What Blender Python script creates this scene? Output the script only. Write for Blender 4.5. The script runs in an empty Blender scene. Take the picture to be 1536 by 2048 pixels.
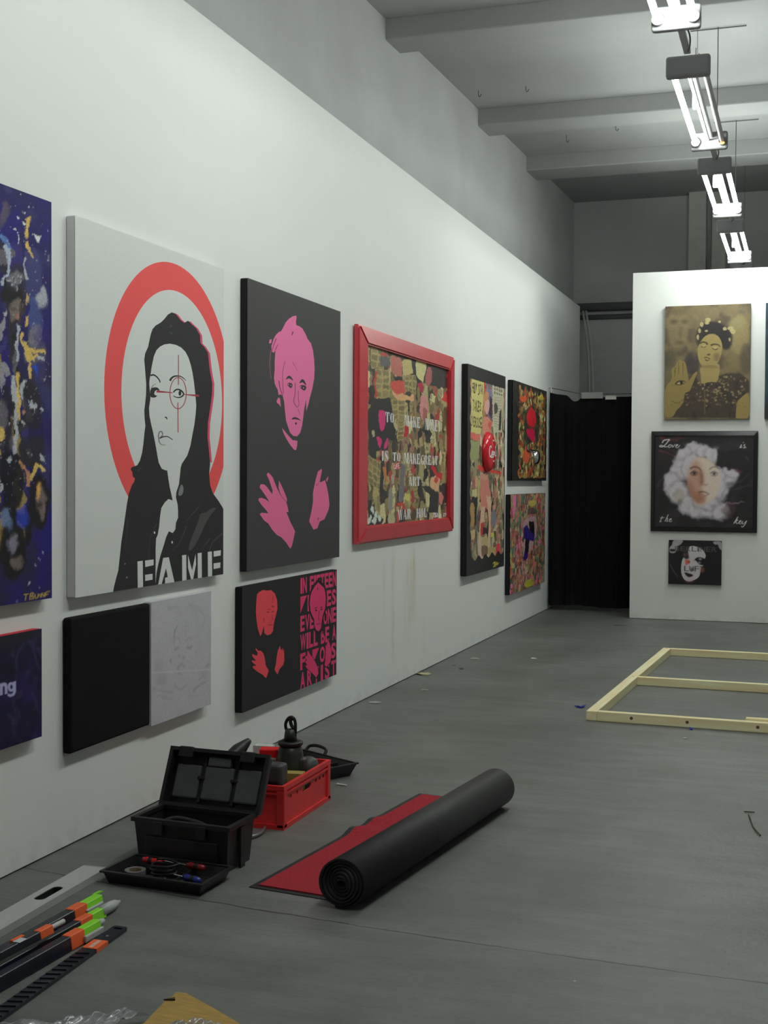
import bpy, bmesh, math, random
import numpy as np
from mathutils import Matrix, Vector
from mathutils.geometry import delaunay_2d_cdt

random.seed(7)
RNG = np.random.default_rng(11)
SC = bpy.context.scene
COL = SC.collection

# ------------------------------------------------------------------ camera
F, YAW, PITCH, ROLL, EYE = 2550.0, 0.3195, 0.026, -0.0056, 1.6


def cam_axes():
    f = np.array([-math.sin(YAW) * math.cos(PITCH), math.cos(YAW) * math.cos(PITCH), -math.sin(PITCH)])
    r = np.array([math.cos(YAW), math.sin(YAW), 0.0])
    d = np.cross(f, r)
    c, s = math.cos(ROLL), math.sin(ROLL)
    return np.array([c * r + s * d, -s * r + c * d, f])


AX = cam_axes()
cd = bpy.data.cameras.new('camera')
cam = bpy.data.objects.new('camera', cd)
COL.objects.link(cam)
cd.sensor_fit = 'VERTICAL'
cd.sensor_height = 36.0
cd.lens = F / 2048 * 36.0
cd.clip_start = 0.05
M = Matrix.Identity(4)
for i in range(3):
    M[i][0], M[i][1], M[i][2] = AX[0][i], -AX[1][i], -AX[2][i]
M[2][3] = EYE
cam.matrix_world = M
SC.camera = cam

# ------------------------------------------------------------------ world, exposure
w = bpy.data.worlds.new('world')
SC.world = w
w.use_nodes = True
w.node_tree.nodes['Background'].inputs[0].default_value = (0.5, 0.52, 0.52, 1)
w.node_tree.nodes['Background'].inputs[1].default_value = 0.02
SC.view_settings.view_transform = 'Standard'
SC.view_settings.look = 'None'
SC.view_settings.gamma = 1.0
SC.view_settings.use_curve_mapping = False
SC.view_settings.exposure = 0.0
TUBE_STRENGTH = 80.0
TUBE_COLOR = (0.95, 1.0, 0.95, 1)


# ------------------------------------------------------------------ survey: photograph point -> place
def ray(x, y):
    return AX.T @ np.array([(x - 768) / F, (y - 1024) / F, 1.0])


def on_x(x, y, X):
    d = ray(x, y)
    return np.array([0, 0, EYE]) + d * (X / d[0])


def on_y(x, y, Y):
    d = ray(x, y)
    return np.array([0, 0, EYE]) + d * (Y / d[1])


def on_z(x, y, Z=0.0):
    d = ray(x, y)
    return np.array([0, 0, EYE]) + d * ((Z - EYE) / d[2])


# ------------------------------------------------------------------ colour and materials
def lin(c):
    c = c / 255.0
    return c / 12.92 if c <= 0.04045 else ((c + 0.055) / 1.055) ** 2.4


def S(r, g, b, k=1.0):
    return tuple(min(0.92, lin(v) * k) for v in (r, g, b))


MATS = {}


def mat(name, col, rough=0.6, metal=0.0, spec=0.4, var=0.0, scale=8.0, bump=0.0, bscale=60.0, col2=None, stretch=None):
    if name in MATS:
        return MATS[name]
    m = bpy.data.materials.new(name)
    MATS[name] = m
    m.use_nodes = True
    nt = m.node_tree
    b = nt.nodes['Principled BSDF']
    b.inputs['Base Color'].default_value = (*col, 1)
    b.inputs['Roughness'].default_value = rough
    b.inputs['Metallic'].default_value = metal
    b.inputs['Specular IOR Level'].default_value = spec
    tc = nt.nodes.new('ShaderNodeTexCoord')
    src = tc.outputs['Object']
    if stretch:
        mp = nt.nodes.new('ShaderNodeMapping')
        mp.inputs['Scale'].default_value = stretch
        nt.links.new(src, mp.inputs[0])
        src = mp.outputs[0]
    if var or col2:
        n = nt.nodes.new('ShaderNodeTexNoise')
        n.inputs['Scale'].default_value = scale
        n.inputs['Detail'].default_value = 6
        nt.links.new(src, n.inputs['Vector'])
        r = nt.nodes.new('ShaderNodeValToRGB')
        r.color_ramp.elements[0].position = 0.3
        r.color_ramp.elements[1].position = 0.7
        c2 = col2 if col2 else tuple(v * (1 - var) for v in col)
        c1 = col if col2 else tuple(min(1, v * (1 + var)) for v in col)
        r.color_ramp.elements[0].color = (*c2, 1)
        r.color_ramp.elements[1].color = (*c1, 1)
        nt.links.new(n.outputs['Fac'], r.inputs[0])
        nt.links.new(r.outputs[0], b.inputs['Base Color'])
    if bump:
        n2 = nt.nodes.new('ShaderNodeTexNoise')
        n2.inputs['Scale'].default_value = bscale
        n2.inputs['Detail'].default_value = 4
        nt.links.new(src, n2.inputs['Vector'])
        bp = nt.nodes.new('ShaderNodeBump')
        bp.inputs['Strength'].default_value = bump
        bp.inputs['Distance'].default_value = 0.01
        nt.links.new(n2.outputs['Fac'], bp.inputs['Height'])
        nt.links.new(bp.outputs[0], b.inputs['Normal'])
    return m


def paint_material(name, rough=0.65, spec=0.3):
    """colours of a picture come from the mesh; a fine weave sits on top"""
    if name in MATS:
        return MATS[name]
    m = bpy.data.materials.new(name)
    MATS[name] = m
    m.use_nodes = True
    nt = m.node_tree
    b = nt.nodes['Principled BSDF']
    b.inputs['Roughness'].default_value = rough
    b.inputs['Specular IOR Level'].default_value = spec
    a = nt.nodes.new('ShaderNodeAttribute')
    a.attribute_name = 'Col'
    n = nt.nodes.new('ShaderNodeTexNoise')
    n.inputs['Scale'].default_value = 170
    n.inputs['Detail'].default_value = 2
    tc = nt.nodes.new('ShaderNodeTexCoord')
    nt.links.new(tc.outputs['Object'], n.inputs['Vector'])
    mr = nt.nodes.new('ShaderNodeMapRange')
    mr.inputs['To Min'].default_value = 0.86
    mr.inputs['To Max'].default_value = 1.14
    nt.links.new(n.outputs['Fac'], mr.inputs['Value'])
    mx = nt.nodes.new('ShaderNodeVectorMath')
    mx.operation = 'SCALE'
    nt.links.new(a.outputs['Color'], mx.inputs[0])
    nt.links.new(mr.outputs[0], mx.inputs['Scale'])
    nt.links.new(mx.outputs[0], b.inputs['Base Color'])
    return m


def emit(name, col, strength):
    if name in MATS:
        return MATS[name]
    m = bpy.data.materials.new(name)
    MATS[name] = m
    m.use_nodes = True
    nt = m.node_tree
    nt.nodes.clear()
    o = nt.nodes.new('ShaderNodeOutputMaterial')
    e = nt.nodes.new('ShaderNodeEmission')
    e.inputs[0].default_value = col
    e.inputs[1].default_value = strength
    nt.links.new(e.outputs[0], o.inputs[0])
    return m


# ------------------------------------------------------------------ object helpers
def tag(o, label, cat, group=None, kind=None):
    if label:
        o['label'] = label
    if cat:
        o['category'] = cat
    if group:
        o['group'] = group
    if kind:
        o['kind'] = kind
    return o


def thing(name, label, cat, loc=(0, 0, 0), rz=0.0, group=None):
    o = bpy.data.objects.new(name, None)
    COL.objects.link(o)
    o.empty_display_size = 0.1
    o.location = loc
    o.rotation_euler = (0, 0, rz)
    return tag(o, label, cat, group)


def link_mesh(name, me, m, parent=None, loc=None, rot=None, smooth=False):
    o = bpy.data.objects.new(name, me)
    COL.objects.link(o)
    if m and not me.materials:
        me.materials.append(m)
    if parent:
        o.parent = parent
    if loc is not None:
        o.location = loc
    if rot is not None:
        o.rotation_euler = rot
    if smooth:
        me.polygons.foreach_set('use_smooth', [True] * len(me.polygons))
    return o


def obj(name, bm, m, parent=None, loc=None, rot=None, smooth=False):
    bmesh.ops.recalc_face_normals(bm, faces=bm.faces)
    me = bpy.data.meshes.new(name)
    bm.to_mesh(me)
    bm.free()
    return link_mesh(name, me, m, parent, loc, rot, smooth)


def bx(bm, x0, x1, y0, y1, z0, z1, bevel=0.0, seg=2):
    r = bmesh.ops.create_cube(bm, size=1.0)
    for v in r['verts']:
        v.co = Vector(((x0 + x1) / 2 + v.co.x * (x1 - x0), (y0 + y1) / 2 + v.co.y * (y1 - y0), (z0 + z1) / 2 + v.co.z * (z1 - z0)))
    if bevel:
        ed = list({e for v in r['verts'] for e in v.link_edges})
        bmesh.ops.bevel(bm, geom=ed, offset=bevel, segments=seg, profile=0.5, affect='EDGES')
    return bm


def box(name, dims, m, parent=None, bevel=0.0, loc=None, rot=None, seg=2):
    return obj(name, bx(bmesh.new(), *dims, bevel=bevel, seg=seg), m, parent, loc, rot)


def tube(bm, pts, r, seg=10, caps=True):
    pts = [Vector(p) for p in pts]
    rs = r if isinstance(r, (list, tuple)) else [r] * len(pts)
    rings = []
    up = None
    for i, p in enumerate(pts):
        t = (pts[min(i + 1, len(pts) - 1)] - pts[max(i - 1, 0)]).normalized()
        if up is None:
            up = Vector((0, 0, 1)) if abs(t.z) < 0.9 else Vector((1, 0, 0))
        a = t.cross(up).normalized()
        b = a.cross(t).normalized()
        up = b
        rings.append([bm.verts.new(p + (a * math.cos(k * 2 * math.pi / seg) + b * math.sin(k * 2 * math.pi / seg)) * rs[i]) for k in range(seg)])
    for A, B in zip(rings, rings[1:]):
        for k in range(seg):
            bm.faces.new((A[k], A[(k + 1) % seg], B[(k + 1) % seg], B[k]))
    if caps:
        bm.faces.new(rings[0][::-1])
        bm.faces.new(rings[-1])
    return bm


def lathe(bm, prof, seg=24):
    """profile of (radius, z)"""
    rings = []
    for r, z in prof:
        if r < 1e-6:
            rings.append([bm.verts.new((0, 0, z))])
        else:
            rings.append([bm.verts.new((r * math.cos(k * 2 * math.pi / seg), r * math.sin(k * 2 * math.pi / seg), z)) for k in range(seg)])
    for A, B in zip(rings, rings[1:]):
        for k in range(seg):
            q = [A[k % len(A)], A[(k + 1) % len(A)], B[(k + 1) % len(B)], B[k % len(B)]]
            u = []
            for v in q:
                if v not in u:
                    u.append(v)
            if len(u) > 2:
                bm.faces.new(u)
    return bm


def smooth_pts(pts, n=5):
    P = [np.array(p, float) for p in pts]
    P = [2 * P[0] - P[1]] + P + [2 * P[-1] - P[-2]]
    out = []
    for i in range(1, len(P) - 2):
        for k in range(n):
            t = k / n
            out.append(tuple(0.5 * ((2 * P[i]) + (-P[i - 1] + P[i + 1]) * t + (2 * P[i - 1] - 5 * P[i] + 4 * P[i + 1] - P[i + 2]) * t * t + (-P[i - 1] + 3 * P[i] - 3 * P[i + 1] + P[i + 2]) * t ** 3)))
    out.append(tuple(P[-2]))
    return out


def inside(px, py, loop):
    """even-odd test of many points against one loop"""
    L = np.asarray(loop, float)
    x0, y0 = L[:, 0], L[:, 1]
    x1, y1 = np.roll(x0, -1), np.roll(y0, -1)
    res = np.zeros(px.shape, bool)
    for a, b, c, d in zip(x0, y0, x1, y1):
        if b == d:
            continue
        h = (b > py) != (d > py)
        if not h.any():
            continue
        res ^= h & (px < (c - a) * (py - b) / (d - b) + a)
    return res


def cdt(loops, eps=1e-6):
    vs, es = [], []
    for lp in loops:
        n = len(vs)
        vs += [Vector((float(p[0]), float(p[1]))) for p in lp]
        es += [(n + i, n + (i + 1) % len(lp)) for i in range(len(lp))]
    r = delaunay_2d_cdt(vs, es, [], 0, eps)
    V = np.array([(v.x, v.y) for v in r[0]])
    T = np.array([t for t in r[2] if len(t) == 3])
    return V, T


def plate(bm, loops, t, axis=2, off=0.0):
    """flat plate with holes (even-odd), thickness t; axis = which axis the thickness runs along"""
    V, T = cdt(loops)
    c = V[T].mean(1)
    ins = np.zeros(len(T), bool)
    for lp in loops:
        ins ^= inside(c[:, 0], c[:, 1], lp)
    T = T[ins]

    def P(p, h):
        q = [p[0], p[1]]
        q.insert(axis, h)
        return Vector(q)
    used = np.unique(T)
    a = {i: bm.verts.new(P(V[i], off)) for i in used}
    b = {i: bm.verts.new(P(V[i], off + t)) for i in used}
    ec = {}
    for tri in T:
        bm.faces.new([a[i] for i in tri])
        bm.faces.new([b[i] for i in tri[::-1]])
        for k in range(3):
            e = (tri[k], tri[(k + 1) % 3])
            ec.setdefault(tuple(sorted(e)), []).append(e)
    for k, e in ec.items():
        if len(e) == 1:
            i, j = e[0]
            bm.faces.new((a[i], b[i], b[j], a[j]))
    return bm


def rect(x0, x1, y0, y1):
    return [(x0, y0), (x1, y0), (x1, y1), (x0, y1)]


def rrect(x0, x1, y0, y1, r, n=5):
    out = []
    for cx, cy, a in ((x1 - r, y0 + r, -90), (x1 - r, y1 - r, 0), (x0 + r, y1 - r, 90), (x0 + r, y0 + r, 180)):
        for k in range(n + 1):
            t = math.radians(a + 90 * k / n)
            out.append((cx + r * math.cos(t), cy + r * math.sin(t)))
    return out


def ell(cx, cy, rx, ry, n=24, rot=0.0):
    c, s = math.cos(rot), math.sin(rot)
    return [(cx + rx * math.cos(t) * c - ry * math.sin(t) * s, cy + rx * math.cos(t) * s + ry * math.sin(t) * c) for t in np.linspace(0, 2 * math.pi, n, endpoint=False)]


def chaikin(loop, n=1):
    for _ in range(n):
        out = []
        for a, b in zip(loop, loop[1:] + loop[:1]):
            out += [(a[0] * .75 + b[0] * .25, a[1] * .75 + b[1] * .25), (a[0] * .25 + b[0] * .75, a[1] * .25 + b[1] * .75)]
        loop = out
    return loop


def stroke(pts, w0, w1=None, sm=4):
    """a brush line as a list of quads (union)"""
    if len(pts) > 2 and sm:
        pts = smooth_pts(pts, sm)
    w1 = w0 if w1 is None else w1
    P = [np.array(p, float) for p in pts]
    n = len(P)
    L, Rr = [], []
    for i in range(n):
        t = P[min(i + 1, n - 1)] - P[max(i - 1, 0)]
        t /= (np.linalg.norm(t) + 1e-9)
        nn = np.array([-t[1], t[0]]) * (w0 + (w1 - w0) * i / max(1, n - 1)) / 2
        L.append(P[i] + nn)
        Rr.append(P[i] - nn)
    return [[tuple(L[i]), tuple(L[i + 1]), tuple(Rr[i + 1]), tuple(Rr[i])] for i in range(n - 1)]


# lettering from Blender's built-in face, as outlines in a unit box
GL = {}


def glyph(ch, bold=0.0):
    k = (ch, bold)
    if k in GL:
        return GL[k]
    cu = bpy.data.curves.new('glyph', 'FONT')
    cu.body = ch
    cu.offset = bold
    cu.resolution_u = 3
    o = bpy.data.objects.new('glyph', cu)
    COL.objects.link(o)
    bpy.context.view_layer.update()
    me = bpy.data.meshes.new_from_object(o.evaluated_get(bpy.context.evaluated_depsgraph_get()))
    cnt = {}
    for p in me.polygons:
        vs = list(p.vertices)
        for a, b in zip(vs, vs[1:] + vs[:1]):
            cnt.setdefault((min(a, b), max(a, b)), []).append((a, b))
    nxt = {}
    for e in cnt.values():
        if len(e) == 1:
            nxt.setdefault(e[0][0], []).append(e[0][1])
    loops = []
    while nxt:
        s = next(iter(nxt))
        lp, c = [], s
        while c in nxt:
            lp.append(c)
            d = nxt[c].pop()
            if not nxt[c]:
                del nxt[c]
            c = d
        if len(lp) > 2:
            loops.append([(me.vertices[i].co.x, me.vertices[i].co.y) for i in lp])
    bpy.data.objects.remove(o)
    bpy.data.curves.remove(cu)
    bpy.data.meshes.remove(me)
    GL[k] = loops
    return loops


def text_loops(s, u0, u1, v0, v1, bold=0.0, gap=0.12, space=0.5, weights=None, keep=False):
    """fit the characters of s into a row of cells; keep=True keeps the face's own heights and widths"""
    if keep:
        x, raw = 0.0, []
        for ch in s:
            if ch == ' ':
                x += 0.3
                continue
            g = glyph(ch, bold)
            mn = min(p[0] for l in g for p in l)
            mxx = max(p[0] for l in g for p in l)
            raw.append([[(p[0] - mn + x, p[1]) for p in l] for l in g])
            x += mxx - mn + 0.07
        W = x - 0.07
        ys = [p[1] for g in raw for l in g for p in l]
        lo, hi = min(ys), max(ys)
        return [[[(u0 + p[0] / W * (u1 - u0), v0 + (p[1] - lo) / (hi - lo) * (v1 - v0)) for p in l] for l in g] for g in raw]
    wd = {'I': 0.5, 'M': 1.3, 'W': 1.35, ' ': space, 'i': .4, 'l': .4}
    ws = [wd.get(c, 1.0) for c in s]
    tot = sum(ws) + gap * (len(s) - 1)
    out, x = [], 0.0
    for c, cw in zip(s, ws):
        if c != ' ':
            g = glyph(c, bold)
            xs = [p[0] for l in g for p in l]
            ys = [p[1] for l in g for p in l]
            a, b, lo, hi = min(xs), max(xs), min(ys), max(ys)
            out.append([[(u0 + (x + (p[0] - a) / (b - a) * cw) / tot * (u1 - u0), v0 + (p[1] - lo) / (hi - lo) * (v1 - v0)) for p in l] for l in g])
        x += cw + gap
    return out


# ------------------------------------------------------------------ pictures
class Plane:
    """a picture surface on the left wall ('x') or on the far partition ('y')"""
    def __init__(self, kind, d):
        self.kind, self.d = kind, d

    def uv(self, px, py):
        if self.kind == 'x':
            p = on_x(px, py, self.d)
            return float(p[1]), float(p[2])
        p = on_y(px, py, self.d)
        return float(p[0]), float(p[2])

    def co(self, u, v, h=0.0):
        return (self.d + h, u, v) if self.kind == 'x' else (u, self.d - h, v)


class Crop:
    """measures taken in an enlarged detail: origin and size of one step"""
    def __init__(self, plane, x0, y0, s):
        self.pl, self.x0, self.y0, self.s = plane, x0, y0, s

    def __call__(self, pts):
        return [self.pl.uv(self.x0 + x * self.s, self.y0 + y * self.s) for x, y in pts]


class Vec:
    """crisp picture: every colour field has its own edge in one connected sheet"""
    def __init__(self, u0, u1, v0, v1, base):
        self.b = (u0, u1, v0, v1)
        self.base = base
        self.sh = []

    def add(self, col, *loops, mode='eo'):
        self.sh.append((col, [list(l) for l in loops], mode))

    def clip(self, lp):
        u0, u1, v0, v1 = self.b
        def cut(poly, ins, itx):
            o = []
            for a, b in zip(poly, poly[1:] + poly[:1]):
                if ins(a):
                    o.append(a)
                    if not ins(b):
                        o.append(itx(a, b))
                elif ins(b):
                    o.append(itx(a, b))
            return o
        def ix(U):
            return lambda a, b: (U, a[1] + (b[1] - a[1]) * (U - a[0]) / (b[0] - a[0]))
        def iy(V):
            return lambda a, b: (a[0] + (b[0] - a[0]) * (V - a[1]) / (b[1] - a[1]), V)
        for ins, it in ((lambda p: p[0] > u0, ix(u0)), (lambda p: p[0] < u1, ix(u1)), (lambda p: p[1] > v0, iy(v0)), (lambda p: p[1] < v1, iy(v1))):
            if len(lp) < 3:
                return []
            lp = cut(lp, ins, it)
        return lp

    def build(self, name, plane, m, parent, h=0.0):
        u0, u1, v0, v1 = self.b
        e = 1e-4
        self.b = (u0 + e, u1 - e, v0 + e, v1 - e)
        sh = [(c, [q for q in (self.clip(l) for l in ls) if len(q) > 2], md) for c, ls, md in self.sh]
        self.b = (u0, u1, v0, v1)
        V, T = cdt([rect(u0, u1, v0, v1)] + [l for _, ls, _ in sh for l in ls], 1e-5)
        cc = V[T].mean(1)
        colr = np.tile(np.array(self.base, float), (len(T), 1))
        for c, ls, md in sh:
            k = np.zeros(len(T), bool)
            for l in ls:
                L = np.asarray(l)
                bb = (cc[:, 0] >= L[:, 0].min()) & (cc[:, 0] <= L[:, 0].max()) & (cc[:, 1] >= L[:, 1].min()) & (cc[:, 1] <= L[:, 1].max())
                idx = np.nonzero(bb)[0]
                q = np.zeros(len(T), bool)
                q[idx] = inside(cc[idx, 0], cc[idx, 1], l)
                k = (k | q) if md == 'any' else (k ^ q)
            colr[k] = c
        me = bpy.data.meshes.new(name)
        me.from_pydata([plane.co(p[0], p[1], h) for p in V], [], [tuple(int(i) for i in t) for t in T])
        at = me.color_attributes.new('Col', 'FLOAT_COLOR', 'CORNER')
        n = len(me.loops)
        arr = np.ones((n, 4), np.float32)
        arr[:, :3] = np.repeat(colr, 3, axis=0)[:n]
        at.data.foreach_set('color', arr.ravel())
        return link_mesh(name, me, m, parent)


def vnoise(h, w, cells, octaves=4, seed=0):
    g = np.random.default_rng(seed)
    out = np.zeros((h, w))
    amp = 1.0
    tot = 0
    for o in range(octaves):
        n = int(cells * 2 ** o) + 2
        ny = max(2, int(n * h / max(h, w)) + 2)
        nx = max(2, int(n * w / max(h, w)) + 2)
        L = g.random((ny, nx))
        y = np.linspace(0, ny - 1.001, h)
        x = np.linspace(0, nx - 1.001, w)
        yi, xi = y.astype(int), x.astype(int)
        fy, fx = (y - yi)[:, None], (x - xi)[None, :]
        fy, fx = fy * fy * (3 - 2 * fy), fx * fx * (3 - 2 * fx)
        out += amp * (L[yi][:, xi] * (1 - fy) * (1 - fx) + L[yi + 1][:, xi] * fy * (1 - fx) + L[yi][:, xi + 1] * (1 - fy) * fx + L[yi + 1][:, xi + 1] * fy * fx)
        tot += amp
        amp *= 0.5
    return out / tot


def blur(a, n):
    for _ in range(2):
        for ax in (0, 1):
            k = np.pad(a, [(n, n) if i == ax else (0, 0) for i in range(2)], mode='edge')
            c = np.cumsum(k, axis=ax)
            z = np.zeros_like(np.take(c, [0], axis=ax))
            c = np.concatenate([z, c], axis=ax)
            m = 2 * n + 1
            sl1 = [slice(None)] * 2
            sl0 = [slice(None)] * 2
            sl1[ax] = slice(m, None)
            sl0[ax] = slice(0, -m)
            a = (c[tuple(sl1)] - c[tuple(sl0)]) / m
    return a


class Ras:
    """painterly picture: colour carried by a fine sheet of points"""
    def __init__(self, u0, u1, v0, v1, W, H, base):
        self.u0, self.u1, self.v0, self.v1, self.W, self.H = u0, u1, v0, v1, W, H
        self.a = np.tile(np.array(base, float), (H, W, 1))

    def px(self, loop):
        L = np.asarray(loop, float)
        return np.stack([(L[:, 0] - self.u0) / (self.u1 - self.u0) * (self.W - 1), (L[:, 1] - self.v0) / (self.v1 - self.v0) * (self.H - 1)], 1)

    def cover(self, loops, mode='eo', ss=3):
        Ls = [self.px(l) for l in loops]
        allp = np.concatenate(Ls)
        x0, y0 = np.floor(allp.min(0)).astype(int) - 1
        x1, y1 = np.ceil(allp.max(0)).astype(int) + 2
        x0, y0, x1, y1 = max(x0, 0), max(y0, 0), min(x1, self.W), min(y1, self.H)
        if x1 <= x0 or y1 <= y0:
            return None
        c = np.zeros((y1 - y0, x1 - x0))
        for i in range(ss):
            for j in range(ss):
                gx, gy = np.meshgrid(np.arange(x0, x1) + (i + .5) / ss - .5, np.arange(y0, y1) + (j + .5) / ss - .5)
                k = np.zeros(gx.shape, bool)
                for L in Ls:
                    q = inside(gx, gy, L)
                    k = (k | q) if mode == 'any' else (k ^ q)
                c += k
        return (x0, y0, x1, y1), c / ss ** 2

    def mix(self, mask, col, tex=None):
        c = np.array(col, float)
        src = c if tex is None else c * tex[..., None]
        self.a = self.a * (1 - mask[..., None]) + src * mask[..., None]

    def fill(self, col, *loops, mode='eo', soft=0, alpha=1.0, tex=None):
        r = self.cover(loops, mode)
        if r is None:
            return
        (x0, y0, x1, y1), c = r
        m = np.zeros((self.H, self.W))
        m[y0:y1, x0:x1] = c
        soft = int(round(soft * getattr(self, 'bl', 1.0)))
        if soft:
            m = blur(m, soft)
        self.mix(m * alpha, col, tex)

    def quick(self, col, loop):
        r = self.cover([loop], ss=2)
        if r is None:
            return
        (x0, y0, x1, y1), c = r
        sub = self.a[y0:y1, x0:x1]
        self.a[y0:y1, x0:x1] = sub * (1 - c[..., None]) + np.array(col) * c[..., None]

    def warp(self, amp, cells, seed, grain=0.0):
        H, W = self.H, self.W
        dx = (vnoise(H, W, cells, 3, seed) - .5) * 2 * amp
        dy = (vnoise(H, W, cells, 3, seed + 1) - .5) * 2 * amp
        yy, xx = np.meshgrid(np.arange(H), np.arange(W), indexing='ij')
        xi = np.clip((xx + dx).round().astype(int), 0, W - 1)
        yi = np.clip((yy + dy).round().astype(int), 0, H - 1)
        self.a = self.a[yi, xi]
        if grain:
            self.a *= (1 - grain + 2 * grain * np.random.default_rng(seed).random((H, W)))[..., None]

    def build(self, name, plane, m, parent, h=0.0, relief=None):
        W, H = self.W, self.H
        U, V = np.meshgrid(np.linspace(self.u0, self.u1, W), np.linspace(self.v0, self.v1, H))
        D = np.full(U.shape, h)
        if relief is not None:
            D = D + relief
        co = np.stack([plane.d + D, U, V], -1) if plane.kind == 'x' else np.stack([U, plane.d - D, V], -1)
        me = bpy.data.meshes.new(name)
        idx = np.arange(W * H).reshape(H, W)
        q = np.stack([idx[:-1, :-1], idx[:-1, 1:], idx[1:, 1:], idx[1:, :-1]], -1).reshape(-1, 4)
        me.vertices.add(W * H)
        me.vertices.foreach_set('co', co.astype(np.float32).ravel())
        me.loops.add(q.size)
        me.loops.foreach_set('vertex_index', q.astype(np.int32).ravel())
        me.polygons.add(len(q))
        me.polygons.foreach_set('loop_start', np.arange(0, q.size, 4, dtype=np.int32))
        me.polygons.foreach_set('loop_total', np.full(len(q), 4, dtype=np.int32))
        me.update(calc_edges=True)
        at = me.color_attributes.new('Col', 'FLOAT_COLOR', 'POINT')
        arr = np.ones((W * H, 4), np.float32)
        arr[:, :3] = np.clip(self.a, 0, 0.92).reshape(-1, 3)
        at.data.foreach_set('color', arr.ravel())
        return link_mesh(name, me, m, parent)


PAINT = paint_material('canvas_paint')
GLOSS = paint_material('varnished_print', 0.35, 0.5)
WALL_X = -3.016
PART_Y = 14.9


def canvas_body(name, plane, u0, u1, v0, v1, depth, m, parent, bevel=0.006, h=0.0):
    bm = bmesh.new()
    if plane.kind == 'x':
        bx(bm, plane.d - depth + .001, plane.d - 0.0012 + h, u0, u1, v0, v1, bevel=bevel)
    else:
        bx(bm, u0, u1, plane.d + 0.0012 - h, plane.d + depth - .001, v0, v1, bevel=bevel)
    return obj(name, bm, m, parent)


def hang(name, label, plane, u0, u1, v0, group='pictures on the walls'):
    c = plane.co((u0 + u1) / 2, v0)
    o = thing(name, label, 'picture', c, 0, group)
    return o


def settle(root):
    """keep children where they were built (world space) under a root that stands at its own base"""
    inv = Matrix.Translation(-Vector(root.location))
    for c in root.children:
        c.matrix_parent_inverse = inv


# ------------------------------------------------------------------ the room
def nodes_of(m):
    return m.node_tree, m.node_tree.nodes['Principled BSDF']


def math_node(nt, op, a, b=None, c=None):
    n = nt.nodes.new('ShaderNodeMath')
    n.operation = op
    for i, v in enumerate((a, b, c)):
        if v is None:
            continue
        if isinstance(v, (int, float)):
            n.inputs[i].default_value = v
        else:
            nt.links.new(v, n.inputs[i])
    return n.outputs[0]


def mix_rgb(nt, fac, a, b):
    n = nt.nodes.new('ShaderNodeMix')
    n.data_type = 'RGBA'
    for sock, v in ((n.inputs[0], fac), (n.inputs[6], a), (n.inputs[7], b)):
        if hasattr(v, 'links') or hasattr(v, 'is_linked'):
            nt.links.new(v, sock)
        elif isinstance(v, (int, float)):
            sock.default_value = v
        else:
            sock.default_value = (*v, 1)
    return n.outputs[2]


def noise_node(nt, vec, scale, detail=5, rough=0.55):
    n = nt.nodes.new('ShaderNodeTexNoise')
    n.inputs['Scale'].default_value = scale
    n.inputs['Detail'].default_value = detail
    n.inputs['Roughness'].default_value = rough
    nt.links.new(vec, n.inputs['Vector'])
    return n.outputs['Fac']


def ramp(nt, v, lo, hi):
    n = nt.nodes.new('ShaderNodeMapRange')
    n.inputs['From Min'].default_value = lo
    n.inputs['From Max'].default_value = hi
    n.clamp = True
    nt.links.new(v, n.inputs['Value'])
    return n.outputs[0]


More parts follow.
